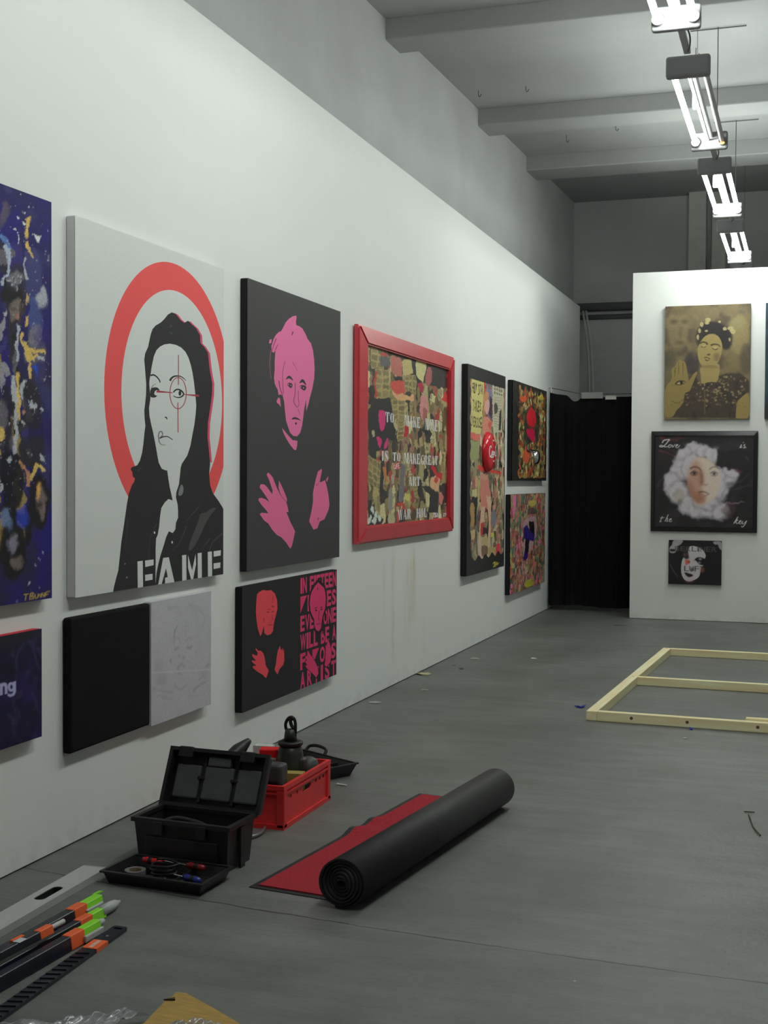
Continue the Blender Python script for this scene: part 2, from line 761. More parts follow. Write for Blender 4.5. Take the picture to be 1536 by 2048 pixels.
# concrete floor: grey, mottled, scuffed, one long crack
def floor_material():
    m = mat('concrete_floor', (0.2, 0.2, 0.2), rough=0.5, spec=0.5)
    nt, b = nodes_of(m)
    tc = nt.nodes.new('ShaderNodeTexCoord')
    v = tc.outputs['Object']
    big = ramp(nt, noise_node(nt, v, 0.9, 6, 0.6), 0.35, 0.68)
    mp = nt.nodes.new('ShaderNodeMapping')
    mp.inputs['Scale'].default_value = (0.7, 3.0, 1)
    nt.links.new(v, mp.inputs[0])
    mid = ramp(nt, noise_node(nt, mp.outputs[0], 3.0, 7, 0.65), 0.35, 0.7)
    c = mix_rgb(nt, big, (0.105, 0.110, 0.102), (0.2, 0.208, 0.197))
    c = mix_rgb(nt, math_node(nt, 'MULTIPLY', mid, 0.75), c, (0.082, 0.086, 0.079))
    fine = ramp(nt, noise_node(nt, v, 90, 3, 0.7), 0.3, 0.75)
    c = mix_rgb(nt, math_node(nt, 'MULTIPLY', fine, 0.3), c, (0.215, 0.22, 0.21))
    green = ramp(nt, noise_node(nt, v, 1.7, 4), 0.55, 0.75)
    c = mix_rgb(nt, math_node(nt, 'MULTIPLY', green, 0.4), c, (0.085, 0.09, 0.066))
    # pale plaster specks
    vo = nt.nodes.new('ShaderNodeTexVoronoi')
    vo.inputs['Scale'].default_value = 2.3
    nt.links.new(v, vo.inputs['Vector'])
    sp = math_node(nt, 'LESS_THAN', vo.outputs['Distance'], 0.012)
    c = mix_rgb(nt, math_node(nt, 'MULTIPLY', sp, 0.6), c, (0.5, 0.5, 0.47))
    # crack
    pts = [on_z(*p) for p in ((57, 1738), (122, 1749), (480, 1813), (600, 1830), (760, 1861), (1536, 1966))]
    k = np.polyfit([p[0] for p in pts], [p[1] for p in pts], 2)
    sep = nt.nodes.new('ShaderNodeSeparateXYZ')
    nt.links.new(v, sep.inputs[0])
    X, Y = sep.outputs[0], sep.outputs[1]
    q = math_node(nt, 'MULTIPLY_ADD', X, float(k[0]), float(k[1]))
    q = math_node(nt, 'MULTIPLY_ADD', q, X, float(k[2]))
    wob = math_node(nt, 'MULTIPLY', math_node(nt, 'SUBTRACT', noise_node(nt, v, 9, 3), 0.5), 0.03)
    d = math_node(nt, 'ABSOLUTE', math_node(nt, 'ADD', math_node(nt, 'SUBTRACT', Y, q), wob))
    wid = math_node(nt, 'MULTIPLY', noise_node(nt, v, 3.0, 2), 0.009)
    cr = math_node(nt, 'LESS_THAN', d, wid)
    c = mix_rgb(nt, math_node(nt, 'MULTIPLY', cr, 0.9), c, (0.035, 0.036, 0.034))
    nt.links.new(c, b.inputs['Base Color'])
    bp = nt.nodes.new('ShaderNodeBump')
    bp.inputs['Strength'].default_value = 0.25
    bp.inputs['Distance'].default_value = 0.01
    nt.links.new(noise_node(nt, v, 35, 6), bp.inputs['Height'])
    nt.links.new(bp.outputs[0], b.inputs['Normal'])
    return m


def white_wall_material():
    m = mat('white_wall_paint', (0.8, 0.82, 0.79), rough=0.8, spec=0.2)
    nt, b = nodes_of(m)
    tc = nt.nodes.new('ShaderNodeTexCoord')
    v = tc.outputs['Object']
    c = mix_rgb(nt, noise_node(nt, v, 1.3, 5), (0.79, 0.81, 0.785), (0.83, 0.85, 0.825))
    sep = nt.nodes.new('ShaderNodeSeparateXYZ')
    nt.links.new(v, sep.inputs[0])
    Y, Z = sep.outputs[1], sep.outputs[2]
    # yellowish runs below the red frame
    for px, wd, zt, zb, al in ((786, 0.06, 1.08, 0.05, 0.5), (826, 0.09, 1.08, 0.4, 0.9), (816, 0.2, 1.0, 0.2, 0.3), (768, 0.06, 1.05, 0.5, 0.25), (848, 0.07, 0.5, 0.02, 0.4)):
        y0 = float(on_x(px, 1200, WALL_X)[1])
        g = math_node(nt, 'ABSOLUTE', math_node(nt, 'ADD', math_node(nt, 'SUBTRACT', Y, y0), math_node(nt, 'MULTIPLY', math_node(nt, 'SUBTRACT', noise_node(nt, v, 6, 3), 0.5), 0.08)))
        g = ramp(nt, g, wd, 0.0)
        zz = math_node(nt, 'MULTIPLY', ramp(nt, Z, zb, zb + 0.3), ramp(nt, Z, zt, zt - 0.15))
        mp = nt.nodes.new('ShaderNodeMapping')
        mp.inputs['Scale'].default_value = (1, 14, 1.5)
        nt.links.new(v, mp.inputs[0])
        st = ramp(nt, noise_node(nt, mp.outputs[0], 1.5, 4), 0.3, 0.65)
        f = math_node(nt, 'MULTIPLY', math_node(nt, 'MULTIPLY', math_node(nt, 'MULTIPLY', g, zz), st), al)
        c = mix_rgb(nt, f, c, (0.6, 0.5, 0.25))
    # scuffs and dirt just over the floor
    low = math_node(nt, 'MULTIPLY', ramp(nt, Z, 0.12, 0.0), ramp(nt, noise_node(nt, v, 12, 5), 0.45, 0.7))
    c = mix_rgb(nt, math_node(nt, 'MULTIPLY', low, 0.35), c, (0.5, 0.5, 0.46))
    nt.links.new(c, b.inputs['Base Color'])
    bp = nt.nodes.new('ShaderNodeBump')
    bp.inputs['Strength'].default_value = 0.08
    bp.inputs['Distance'].default_value = 0.01
    nt.links.new(noise_node(nt, v, 120, 3), bp.inputs['Height'])
    nt.links.new(bp.outputs[0], b.inputs['Normal'])
    return m


M_FLOOR = floor_material()
M_WHITE = white_wall_material()
M_GREY = mat('grey_plaster', (0.54, 0.55, 0.545), rough=0.9, spec=0.15, var=0.07, scale=1.4, bump=0.15, bscale=30)
M_CEIL = mat('ceiling_plaster', (0.37, 0.38, 0.375), rough=0.9, spec=0.15, var=0.06, scale=1.1, bump=0.15, bscale=25)
ZC, ZB = 5.6, 5.42          # ceiling panels, underside of the beams
FARY, RIGHTX, BACKY = 18.44, 4.2, -3.0
WALL_TOP = 4.01


def struct(name, bm, m, parent=None):
    o = obj(name, bm, m, parent)
    if not parent:
        o['kind'] = 'structure'
    return o


struct('floor', bx(bmesh.new(), -4.4, RIGHTX + .2, BACKY - .2, FARY + .2, -0.15, 0.0), M_FLOOR)
ceil = struct('ceiling', bx(bmesh.new(), -4.4, RIGHTX + .2, BACKY - .2, FARY + .2, ZC, ZC + 0.2), M_CEIL)
for y0, y1 in ((2.9, 3.3), (5.3, 5.7), (8.0, 8.4), (10.63, 11.02), (13.5, 13.95), (15.62, 16.16)):
    obj('beam', bx(bmesh.new(), -4.3, RIGHTX, y0, y1, ZB, ZC + .01, bevel=0.015), M_CEIL, ceil)
# masonry wall behind the white partition, not quite parallel to it
bm = bmesh.new()
gx = lambda y: -3.515 + (y - 10.98) * 0.0378
q = [(gx(BACKY), BACKY), (gx(FARY + .1), FARY + .1), (-4.5, FARY + .1), (-4.5, BACKY)]
a = [bm.verts.new((x, y, 0)) for x, y in q]
b = [bm.verts.new((x, y, ZC + .05)) for x, y in q]
bm.faces.new(a[::-1])
bm.faces.new(b)
for i in range(4):
    bm.faces.new((a[i], a[(i + 1) % 4], b[(i + 1) % 4], b[i]))
struct('wall_left_masonry', bm, M_GREY)
struct('wall_far', bx(bmesh.new(), -4.4, RIGHTX + .2, FARY, FARY + .2, 0, ZC + .05), M_GREY)
struct('wall_right', bx(bmesh.new(), RIGHTX, RIGHTX + .2, BACKY, FARY, 0, ZC + .05), M_GREY)
struct('wall_back', bx(bmesh.new(), -4.4, RIGHTX + .2, BACKY - .2, BACKY, 0, ZC + .05), M_GREY)
struct('wall_left', bx(bmesh.new(), WALL_X - 0.10, WALL_X, BACKY + .02, 17.74, 0.006, WALL_TOP, bevel=0.002), M_WHITE)
struct('wall_partition', bx(bmesh.new(), -1.925, 2.6, PART_Y, PART_Y + 0.22, 0.004, 3.985, bevel=0.003), M_WHITE)
for x0, x1, d in ((-1.6, -1.36, .22), (-1.29, -1.1, .14)):
    o = struct('pillar', bx(bmesh.new(), x0, x1, FARY - d, FARY + .01, 0, ZC + .01, bevel=0.01), mat('pillar_paint', (0.62, 0.63, 0.58), 0.8, var=.05))
for px, py in ((957, 181), (1052, 173), (1133, 270), (1232, 253), (1392, 96)):
    p = on_z(px, py, ZC)
    L = random.uniform(.03, .09)
    bm = tube(bmesh.new(), smooth_pts([(p[0], p[1], ZC + .01), (p[0], p[1], ZC - L), (p[0] + .015, p[1], ZC - L - .015), (p[0] + .03, p[1], ZC - L + .01)], 3), 0.004, 6)
    obj('hook', bm, mat('dark_wire', (0.08, 0.08, 0.08), 0.5), ceil)

# ------------------------------------------------------------------ fluorescent fittings
M_PLASTIC_GREY = mat('lamp_end_plastic', (0.34, 0.345, 0.36), rough=0.45, spec=0.4)
M_ALU = mat('lamp_aluminium', (0.6, 0.61, 0.62), rough=0.35, metal=0.6)
M_TUBE = emit('lit_tube', TUBE_COLOR, TUBE_STRENGTH)
M_DEAD = mat('unlit_tube', (0.6, 0.6, 0.58), rough=0.3)
M_GLOW = emit('glowing_filament', (1.0, 0.42, 0.12, 1), 4.0)
M_BLACK = mat('black_plastic', (0.012, 0.012, 0.013), rough=0.45, spec=0.4)


def lamp(x, y0, y1, label, dead=False, rod=None, bar=True, off=False):
    zb = 4.1
    t = thing('fluorescent_lamp', label, 'lamp', (x, (y0 + y1) / 2, zb), 0, 'row of hanging fluorescent lamps')
    h = (y1 - y0) / 2
    for s in (-1, 1):
        pl = obj('end_housing', bx(bmesh.new(), -.135, .135, s * h - .03, s * h + .03, 0, .135, bevel=.018, seg=3), M_PLASTIC_GREY, t)
        for xx in (-.098, .098):
            bm = lathe(bmesh.new(), [(.03, 0), (.034, .004), (.034, .03), (.026, .034), (.024, .02)], 20)
            obj('tube_socket', bm, mat('socket_grey', (0.3, 0.3, 0.31), .5), pl, (xx, s * (h - .026), .055), (math.radians(90) * s, 0, 0), True)
    obj('spine', bx(bmesh.new(), -.028, .028, -h + .02, h - .02, .085, .125, bevel=.006), M_ALU, t)
    obj('spine_edge', tube(bmesh.new(), [(.0, -h + .03, .07), (.0, h - .03, .07)], .006, 8), M_ALU, t)
    for xx in (-.098, .098):
        d = dead and xx > 0
        bm = tube(bmesh.new(), [(xx, -h + .035, .055), (xx, h - .035, .055)], .019, 12)
        obj('tube', bm, M_DEAD if d or off else M_TUBE, t)
        if d:
            obj('filament_glow', lathe(bmesh.new(), [(0, .012), (.012, .009), (.018, 0), (.012, -.009), (0, -.012)], 12), M_GLOW, t, (xx, h - .055, .036), None, True)
    if rod:
        rx, ry = rod[0] - x, rod[1] - (y0 + y1) / 2
        obj('suspension_wire', tube(bmesh.new(), [(rx, ry, .12), (rx, ry, ZC - zb)], .0045 if bar else .002, 6), MATS['dark_wire'], t)
        if bar:
            obj('ceiling_crossbar', tube(bmesh.new(), [(rx - .24, ry, ZC - zb - .012), (rx + .24, ry, ZC - zb - .012)], .0055, 6), MATS['dark_wire'], t)
        obj('clamp', bx(bmesh.new(), rx - .03, rx + .03, ry - .04, ry + .04, .1, .2, bevel=.008), mat('clamp_grey', (0.25, 0.25, 0.26), .5), t)
    obj('link_rail', bx(bmesh.new(), -.02, .02, h + .02, h + .7, .09, .12, bevel=.005), M_ALU, t)
    obj('link_cable', tube(bmesh.new(), smooth_pts([(.02, h + .03, .1), (.05, h + .25, .06), (.03, h + .5, .07), (.0, h + .69, .1)], 4), .005, 6), MATS['dark_wire'], t, smooth=True)
    return t


lamp(-0.705, 2.87, 4.67, 'twin-tube fluorescent lamp overhead, next to the nearest one in the picture', rod=(-.74, 3.77))
lamp(-0.72, 5.5, 7.3, 'nearest lit fluorescent lamp, cut off by the top edge of the picture', rod=(-.75, 6.4))
lamp(-0.73, 8.17, 10.0, 'hanging fluorescent lamp with one dead tube glowing orange at its end', dead=True, rod=(-.76, 9.2), bar=False)
lamp(-0.745, 10.79, 12.58, 'lit twin-tube fluorescent lamp hanging just beyond the one with a dead tube', rod=(-.79, 11.7))
lamp(-0.76, 13.37, 15.23, 'small-looking twin-tube lamp hanging above the far partition, between two others', rod=(-.79, 14.75))
lamp(-0.775, 16.0, 17.85, 'farthest fluorescent lamp, mostly hidden behind the top of the partition', rod=(-.79, 16.9), bar=False, off=True)

# ------------------------------------------------------------------ pipes and cables by the far wall
M_PIPE = mat('grey_pipe_paint', (0.33, 0.34, 0.33), .6)
for z, r, lab in ((4.08, .06, 'thick dark pipe running level along the far grey wall'), (3.94, .035, 'thinner lower pipe along the far grey wall')):
    tag(obj('pipe', tube(bmesh.new(), [(-3.3, FARY - r, z), (2.5, FARY - r, z)], r, 14), mat('dark_pipe_paint', (0.16, 0.165, 0.165), .6), smooth=True), lab, 'pipe', 'pipes on the far wall')
for i, (a, b, lab) in enumerate((((1166, 622), (1178, 800), 'left one of two pale cables hanging down beside the wall end'), ((1172, 622), (1186, 800), 'right one of two pale cables hanging down beside the wall end'))):
    p, q = on_y(*a, 18.3), on_y(*b, 17.9)
    mid = [(p[0] * (1 - k) + q[0] * k + .03 * math.sin(k * 3.1), p[1] * (1 - k) + q[1] * k, p[2] * (1 - k) + q[2] * k) for k in np.linspace(0, 1, 9)]
    mid.append((q[0] + .02, q[1], .02))
    tag(obj('hanging_cable', tube(bmesh.new(), mid, .016, 8), mat('pale_cable', (0.5, 0.51, 0.48), .6), smooth=True), lab, 'cable', 'cables beside the wall end')

# ------------------------------------------------------------------ black curtain in the passage
CY = 15.5
top_prof = [(-3.005, 2.70), (-2.976, 2.663), (-2.9, 2.645), (-2.80, 2.635), (-2.77, 2.62), (-2.72, 2.57), (-2.69, 2.553), (-2.66, 2.56), (-2.61, 2.60), (-2.59, 2.61), (-2.3, 2.60), (-2.05, 2.605), (-1.9, 2.62), (-1.7, 2.62)]
xs = np.linspace(-3.0, -1.72, 90)
tp = np.interp(xs, [p[0] for p in top_prof], [p[1] for p in top_prof])
rows = 14
bm = bmesh.new()
grid = []
for j in range(rows + 1):
    f = j / rows
    r = []
    for i, x in enumerate(xs):
        fold = 0.028 * math.sin(x * 33) + 0.014 * math.sin(x * 71 + 1)
        z = tp[i] * (1 - f) + (0.068 - 0.02 * (x + 3.0) + .008 * math.sin(x * 9)) * f
        r.append(bm.verts.new((x, CY + fold * (0.5 + 0.5 * f), z)))
    grid.append(r)
for j in range(rows):
    for i in range(len(xs) - 1):
        bm.faces.new((grid[j][i], grid[j][i + 1], grid[j + 1][i + 1], grid[j + 1][i]))
bmesh.ops.solidify(bm, geom=bm.faces[:], thickness=0.004)
ct = thing('curtain', 'black floor-length curtain closing the passage beside the partition', 'curtain', (-2.4, CY, 0))
obj('cloth', bm, mat('black_curtain_cloth', (0.02, 0.019, 0.021), .95, spec=.15), ct, smooth=True)
obj('hanging_wire', tube(bmesh.new(), [(-3.03, CY + .045, 2.735), (-2.6, CY + .045, 2.645), (-1.72, CY + .045, 2.64)], .005, 6), MATS['dark_wire'], ct)
obj('wall_hook', tube(bmesh.new(), smooth_pts([(-3.03, CY, 2.73), (-2.985, CY, 2.735), (-2.98, CY, 2.70), (-2.985, CY, 2.665)], 3), .007, 6), mat('white_hook', (.7, .7, .68), .5), ct)
for x0, x1, z0, z1, lab in ((-2.60, -2.34, 2.585, 2.66, 'clear strip'), (-2.31, -2.18, 2.57, 2.615, 'white strip')):
    obj('tape_strip', bx(bmesh.new(), x0, x1, CY - .05, CY - .042, z0, z1), mat('tape_' + lab[:5], (.62, .63, .6) if lab[0] == 'w' else (.3, .3, .29), .5), ct)
settle(ct)


# ================================================================== pictures on the left wall
K = 1.25      # photographed tone -> pigment
DEPTH = 0.045
PX = Plane('x', WALL_X + DEPTH)
BLACK = S(44, 44, 45, K)


def C(r, g, b, k=K):
    return S(r, g, b, k)


def body_mat(name, col):
    return mat(name, col, rough=0.8, spec=0.2)


# ---- white canvas: woman with red target ring
u0, u1, v0, v1 = 4.768, 6.232, 1.082, 2.716
r = hang('canvas_painting', 'large white canvas of a dark-haired woman inside a red ring, lettered FAME', PX, u0, u1, v0)
A = Vec(u0, u1, v0, v1, C(202, 205, 202))
c1 = Crop(PX, 190, 600, 270 / 1536)
c2 = Crop(PX, 190, 900, 270 / 1536)
cA = Crop(PX, 0, 350, 480 / 1130)
RED, DKRED, WHT = C(222, 82, 82), C(160, 50, 66), C(202, 205, 202)


def fit_circle(pts):
    P = np.array(pts)
    k = np.linalg.lstsq(np.c_[2 * P, np.ones(len(P))], (P ** 2).sum(1), rcond=None)[0]
    return k[0], k[1], math.sqrt(k[2] + k[0] ** 2 + k[1] ** 2)


ruc, rvc, R1 = fit_circle(c1([(80, 1000), (1465, 380), (1300, 0), (300, 0), (120, 640)]) + c2([(168, 0), (385, 492), (1345, 490)]) + cA([(790, 437)]))
ru2, rv2, R2 = fit_circle(c1([(268, 960), (645, 0), (1035, 0), (470, 1830), (1325, 1850), (1455, 780), (300, 620)]) + cA([(795, 563)]))
A.add(RED, ell(ruc, rvc, R1, R1, 90), ell(ru2, rv2, R2, R2, 90))
hair_r = [(1300, 1750), (1280, 1560), (1285, 1400), (1310, 1230), (1330, 1080), (1335, 950), (1310, 820), (1295, 700), (1285, 600), (1240, 530), (1200, 490), (1195, 400), (1150, 320), (1095, 270), (1060, 235), (1015, 260), (970, 225), (920, 160), (875, 140)]
sh = [(x + 24, y + 6) for x, y in hair_r] + [(875, 200), (900, 900), (1000, 1760)]
sh2 = c1([(1330, 1850)]) + c1(sh)
A.add(C(205, 75, 105), sh2)
fig = c1([(875, 140), (830, 165), (790, 215), (750, 255), (690, 290), (655, 330), (640, 370), (625, 430), (605, 530), (570, 610), (560, 680), (570, 800), (578, 900), (582, 960), (580, 1080), (570, 1180), (560, 1260), (565, 1360), (573, 1430), (560, 1530), (550, 1640), (535, 1740), (510, 1830), (480, 1880), (415, 1905), (405, 1925), (425, 1960), (430, 2010), (455, 2030), (440, 2080), (455, 2050)])
fig += c2([(420, 400), (385, 495), (365, 600), (345, 740), (325, 880), (300, 1040), (280, 1230), (265, 1370), (240, 1460), (215, 1560), (200, 1650), (700, 1650), (1500, 1500), (1500, 760), (1464, 685), (1450, 650), (1400, 570), (1340, 490), (1310, 400), (1300, 270), (1310, 150)]) + c1(hair_r)
BLK = C(40, 40, 41)
A.add(BLK, fig)
face = c1([(850, 497), (790, 505), (740, 530), (700, 570), (670, 640), (645, 760), (632, 850), (620, 910), (618, 960), (625, 1040), (632, 1100), (625, 1160), (615, 1230), (620, 1320), (640, 1420), (660, 1500), (680, 1600), (695, 1680), (710, 1770), (725, 1850), (760, 1920), (800, 1937)])
face += c2([(822, 233), (835, 330), (850, 420), (870, 510), (884, 574), (835, 558), (795, 595), (755, 660), (740, 760), (730, 870), (715, 960), (695, 1010), (690, 1130), (690, 1260), (688, 1400), (690, 1520), (700, 1400), (715, 1320), (745, 1200), (780, 1090), (810, 990), (840, 925), (885, 945), (915, 900), (920, 830), (945, 770), (945, 700), (940, 620), (920, 540), (925, 480), (955, 390), (965, 300), (975, 200)])
face += c1([(990, 1860), (1050, 1770), (1085, 1660), (1105, 1550), (1130, 1420), (1145, 1300), (1152, 1200), (1140, 1060), (1125, 930), (1110, 830), (1090, 740), (1065, 660), (1030, 590), (980, 540), (920, 510)])
A.add(WHT, face)
GRY, MID = C(74, 74, 74), C(120, 122, 120)


def st(art, crop, col, pts, w0, w1=None, sm=4):
    art.add(col, *[crop(q) for q in stroke(pts, w0, w1, sm)], mode='any')


st(A, c1, BLK, [(632, 860), (665, 852), (700, 872), (730, 908), (743, 940)], 20, 12)
st(A, c1, MID, [(640, 1010), (660, 975), (695, 950)], 12, 5)
A.add(BLK, c1(chaikin([(628, 1010), (680, 990), (720, 1000), (740, 1035), (700, 1022), (680, 1040), (672, 1070), (690, 1088), (712, 1085), (690, 1108), (655, 1112), (628, 1100)])))
st(A, c1, BLK, [(853, 920), (870, 890), (905, 868), (960, 866), (1000, 884), (1035, 918)], 26, 6)
st(A, c1, BLK, [(892, 1050), (920, 1022), (960, 1020), (995, 1045), (1012, 1078)], 16, 18)
st(A, c1, BLK, [(890, 1090), (930, 1108), (975, 1105), (1008, 1080)], 8, 18)
A.add(BLK, c1(ell(966, 1060, 16, 30, 12)))
st(A, c1, BLK, [(795, 1335), (812, 1337), (820, 1358)], 16, 12)
st(A, c1, MID, [(722, 1560), (726, 1520), (742, 1497), (762, 1502), (768, 1540), (745, 1556)], 16, 14)
st(A, c1, MID, [(724, 1560), (732, 1615), (758, 1645), (805, 1650)], 16, 6)
st(A, c1, BLK, [(735, 1572), (780, 1556), (830, 1556), (885, 1592)], 16, 8)
st(A, c1, GRY, [(850, 320), (865, 285), (878, 310)], 8)
st(A, c1, GRY, [(850, 365), (868, 385), (880, 370)], 10)
CR = C(152, 62, 70)
st(A, c1, CR, [(950, 625), (949, 965)], 10, 10, 0)
st(A, c1, CR, [(943, 1165), (945, 1508)], 10, 10, 0)
A.add(CR, c1(ell(945, 1060, 98, 182, 40)), c1(ell(945, 1060, 88, 172, 40)))
st(A, c1, DKRED, [(700, 1040), (885, 1055)], 24, 8, 0)
st(A, c1, DKRED, [(1015, 1075), (1185, 1090)], 8, 24, 0)
A.add(GRY, c2(chaikin([(1195, 720), (1260, 715), (1330, 660), (1385, 655), (1330, 720), (1260, 830), (1190, 990), (1120, 1120), (1060, 1160), (1075, 1060), (1120, 950), (1180, 800)])))
for p, wd in (([(1185, 640), (1100, 740), (1040, 805)], 14), ([(1040, 870), (960, 1060), (870, 1150)], 13), ([(1450, 950), (1340, 1050), (1290, 1180)], 20), ([(1310, 1000), (1220, 1120)], 16), ([(700, 840), (660, 930), (625, 1030), (615, 1220)], 9), ([(370, 780), (365, 960), (335, 1120)], 8), ([(480, 1800 - 1560), (540, 190)], 14)):
    st(A, c2, C(66, 66, 66), p, wd, wd * .4)
A.add(MID, c2(chaikin([(985, 380), (1010, 430), (1000, 500), (970, 525), (945, 515), (955, 450)])))
for x, y, a, b in ((678, 940, 9, 15), (878, 1050, 9, 16), (362, 1450, 12, 12), (342, 1295, 8, 12)):
    A.add(MID if x < 400 else WHT, c2(ell(x, y, a, b, 12)))
for q in ([(483, 1268), (543, 1260), (547, 1568), (487, 1580)], [(570, 1258), (667, 1245), (667, 1310), (572, 1332)], [(570, 1420), (655, 1408), (655, 1475), (572, 1490)],
          [(775, 1228), (840, 1220), (905, 1508), (845, 1518), (835, 1470), (797, 1480), (797, 1455), (828, 1446), (808, 1345), (757, 1532), (718, 1538)], [(797, 1455), (830, 1448), (846, 1518), (797, 1526)],
          [(990, 1198), (1038, 1192), (1042, 1485), (993, 1490)], [(1058, 1195), (1105, 1370), (1145, 1180), (1150, 1300), (1115, 1475), (1095, 1478), (1058, 1340)], [(1168, 1175), (1213, 1168), (1216, 1455), (1170, 1462)],
          [(1283, 1160), (1330, 1153), (1333, 1435), (1285, 1445)], [(1350, 1152), (1433, 1140), (1430, 1200), (1350, 1215)], [(1350, 1290), (1428, 1278), (1425, 1340), (1350, 1355)]):
    A.add(C(206, 208, 206), c2(q))
A.build('painted_front', PX, PAINT, r)
canvas_body('canvas_wrap', PX, u0, u1, v0, v1, DEPTH, body_mat('grey_white_canvas_edge', C(196, 194, 196)), r)
settle(r)

# ---- black canvas: pink head and hands
u0, u1, v0, v1 = 6.535, 8.03, 1.074, 2.716
r = hang('canvas_painting', 'large black canvas with a pink head above two spread pink hands', PX, u0, u1, v0)
A = Vec(u0, u1, v0, v1, C(62, 61, 62))
PK = C(236, 112, 160)
BK = C(52, 50, 52)
c1 = Crop(PX, 520, 610, 140 / 925)
A.add(PK, c1([(480, 140), (430, 150), (380, 185), (340, 230), (300, 310), (275, 350), (250, 355), (210, 395), (180, 450), (150, 545), (160, 620), (185, 630), (205, 590), (200, 660), (195, 740), (195, 850), (185, 960), (195, 1040), (215, 1085), (235, 1120), (245, 1190), (275, 1180), (300, 1200), (318, 1270), (330, 1400), (345, 1530), (375, 1620), (400, 1690), (440, 1730), (490, 1735), (530, 1690), (555, 1600), (570, 1500), (580, 1400), (598, 1300), (608, 1250), (612, 1400), (640, 1310), (660, 1220), (690, 1110), (715, 980), (722, 860), (715, 720), (700, 600), (675, 510), (630, 450), (600, 380), (560, 310), (520, 280), (478, 265), (475, 220), (483, 160)]))
A.add(PK, c1([(220, 1265), (245, 1220), (265, 1240), (275, 1350), (250, 1310), (225, 1295)]))
A.add(PK, c1([(125, 460), (155, 450), (150, 500), (120, 510)]))
A.add(PK, c1([(290, 1620), (330, 1670), (380, 1730), (430, 1785), (495, 1795), (490, 1860), (475, 1920), (450, 1910), (400, 1850), (350, 1770), (310, 1690)]))
st(A, c1, C(150, 90, 115), [(145, 600), (130, 750), (135, 880), (150, 980)], 9, 6)
for q in ([(335, 995), (360, 945), (385, 932), (410, 945), (438, 990), (430, 1002), (395, 968), (360, 975)], [(518, 1030), (550, 978), (580, 985), (612, 1050), (605, 1065), (565, 1018), (530, 1035)],
          [(352, 1052), (385, 1024), (428, 1038), (432, 1068), (408, 1105), (385, 1082)], [(518, 1075), (555, 1054), (605, 1066), (614, 1095), (592, 1135), (552, 1118)],
          [(413, 1508), (445, 1480), (490, 1485), (548, 1530), (520, 1522), (470, 1508), (430, 1514)], [(455, 1555), (492, 1548), (478, 1595)]):
    A.add(BK, c1(chaikin(q)))
A.add(PK, c1(ell(375, 1052, 9, 9, 8)), c1(ell(410, 1062, 7, 9, 8)))
A.add(PK, c1(ell(540, 1082, 9, 9, 8)), c1(ell(575, 1095, 8, 12, 8)))
DP = C(120, 50, 80)
for p, a, b in (([(465, 1030), (463, 1180), (447, 1250), (455, 1300), (490, 1350), (515, 1310), (508, 1240), (505, 1130)], 9, 6), ([(500, 1370), (530, 1450)], 8, 4), ([(330, 740), (302, 880), (300, 1020), (310, 1170)], 6, 8), ([(430, 750), (500, 880)], 6, 3), ([(436, 352), (420, 402)], 20, 8), ([(250, 1000), (265, 1100), (300, 1195)], 12, 10), ([(215, 440), (180, 530), (165, 600)], 12, 6), ([(205, 590), (240, 510)], 12, 4)):
    st(A, c1, DP, p, a, b)
c1 = Crop(PX, 500, 920, 180 / 1536)
PK = C(232, 106, 150)
A.add(PK, c1([(310, 210), (350, 250), (385, 290), (420, 380), (460, 480), (510, 580), (560, 650), (620, 720), (640, 790), (660, 890), (620, 885), (650, 960), (690, 1060), (770, 1220), (720, 1450), (690, 1515), (610, 1400), (530, 1315), (460, 1280), (380, 1190), (310, 1080), (240, 1030), (165, 920), (200, 900), (315, 910), (280, 860), (200, 770), (145, 690), (150, 655), (195, 645), (265, 670), (330, 720), (310, 680), (240, 570), (165, 470), (180, 415), (240, 415), (290, 460), (380, 585), (385, 520), (330, 350), (285, 250)]))
A.add(PK, c1([(495, 350), (530, 420), (580, 530), (630, 660), (628, 720), (560, 640), (515, 570), (488, 470)]))
A.add(PK, c1([(1225, 150), (1160, 195), (1130, 300), (1100, 430), (1075, 560), (1075, 720), (1050, 870), (1010, 1050), (1085, 1190), (1150, 1165), (1190, 1050), (1270, 1010), (1340, 850), (1355, 770), (1340, 600), (1310, 450), (1280, 345), (1190, 385), (1215, 250), (1228, 180)]))
A.add(PK, c1([(1295, 340), (1335, 270), (1335, 310), (1315, 375)]))
st(A, c1, DP, [(1168, 985), (1158, 1035)], 16, 10)
st(A, c1, DP, [(1130, 440), (1170, 395)], 10, 6)
A.build('painted_front', PX, PAINT, r)
canvas_body('canvas_wrap', PX, u0, u1, v0, v1, DEPTH, body_mat('black_canvas_edge', C(34, 34, 35)), r)
settle(r)

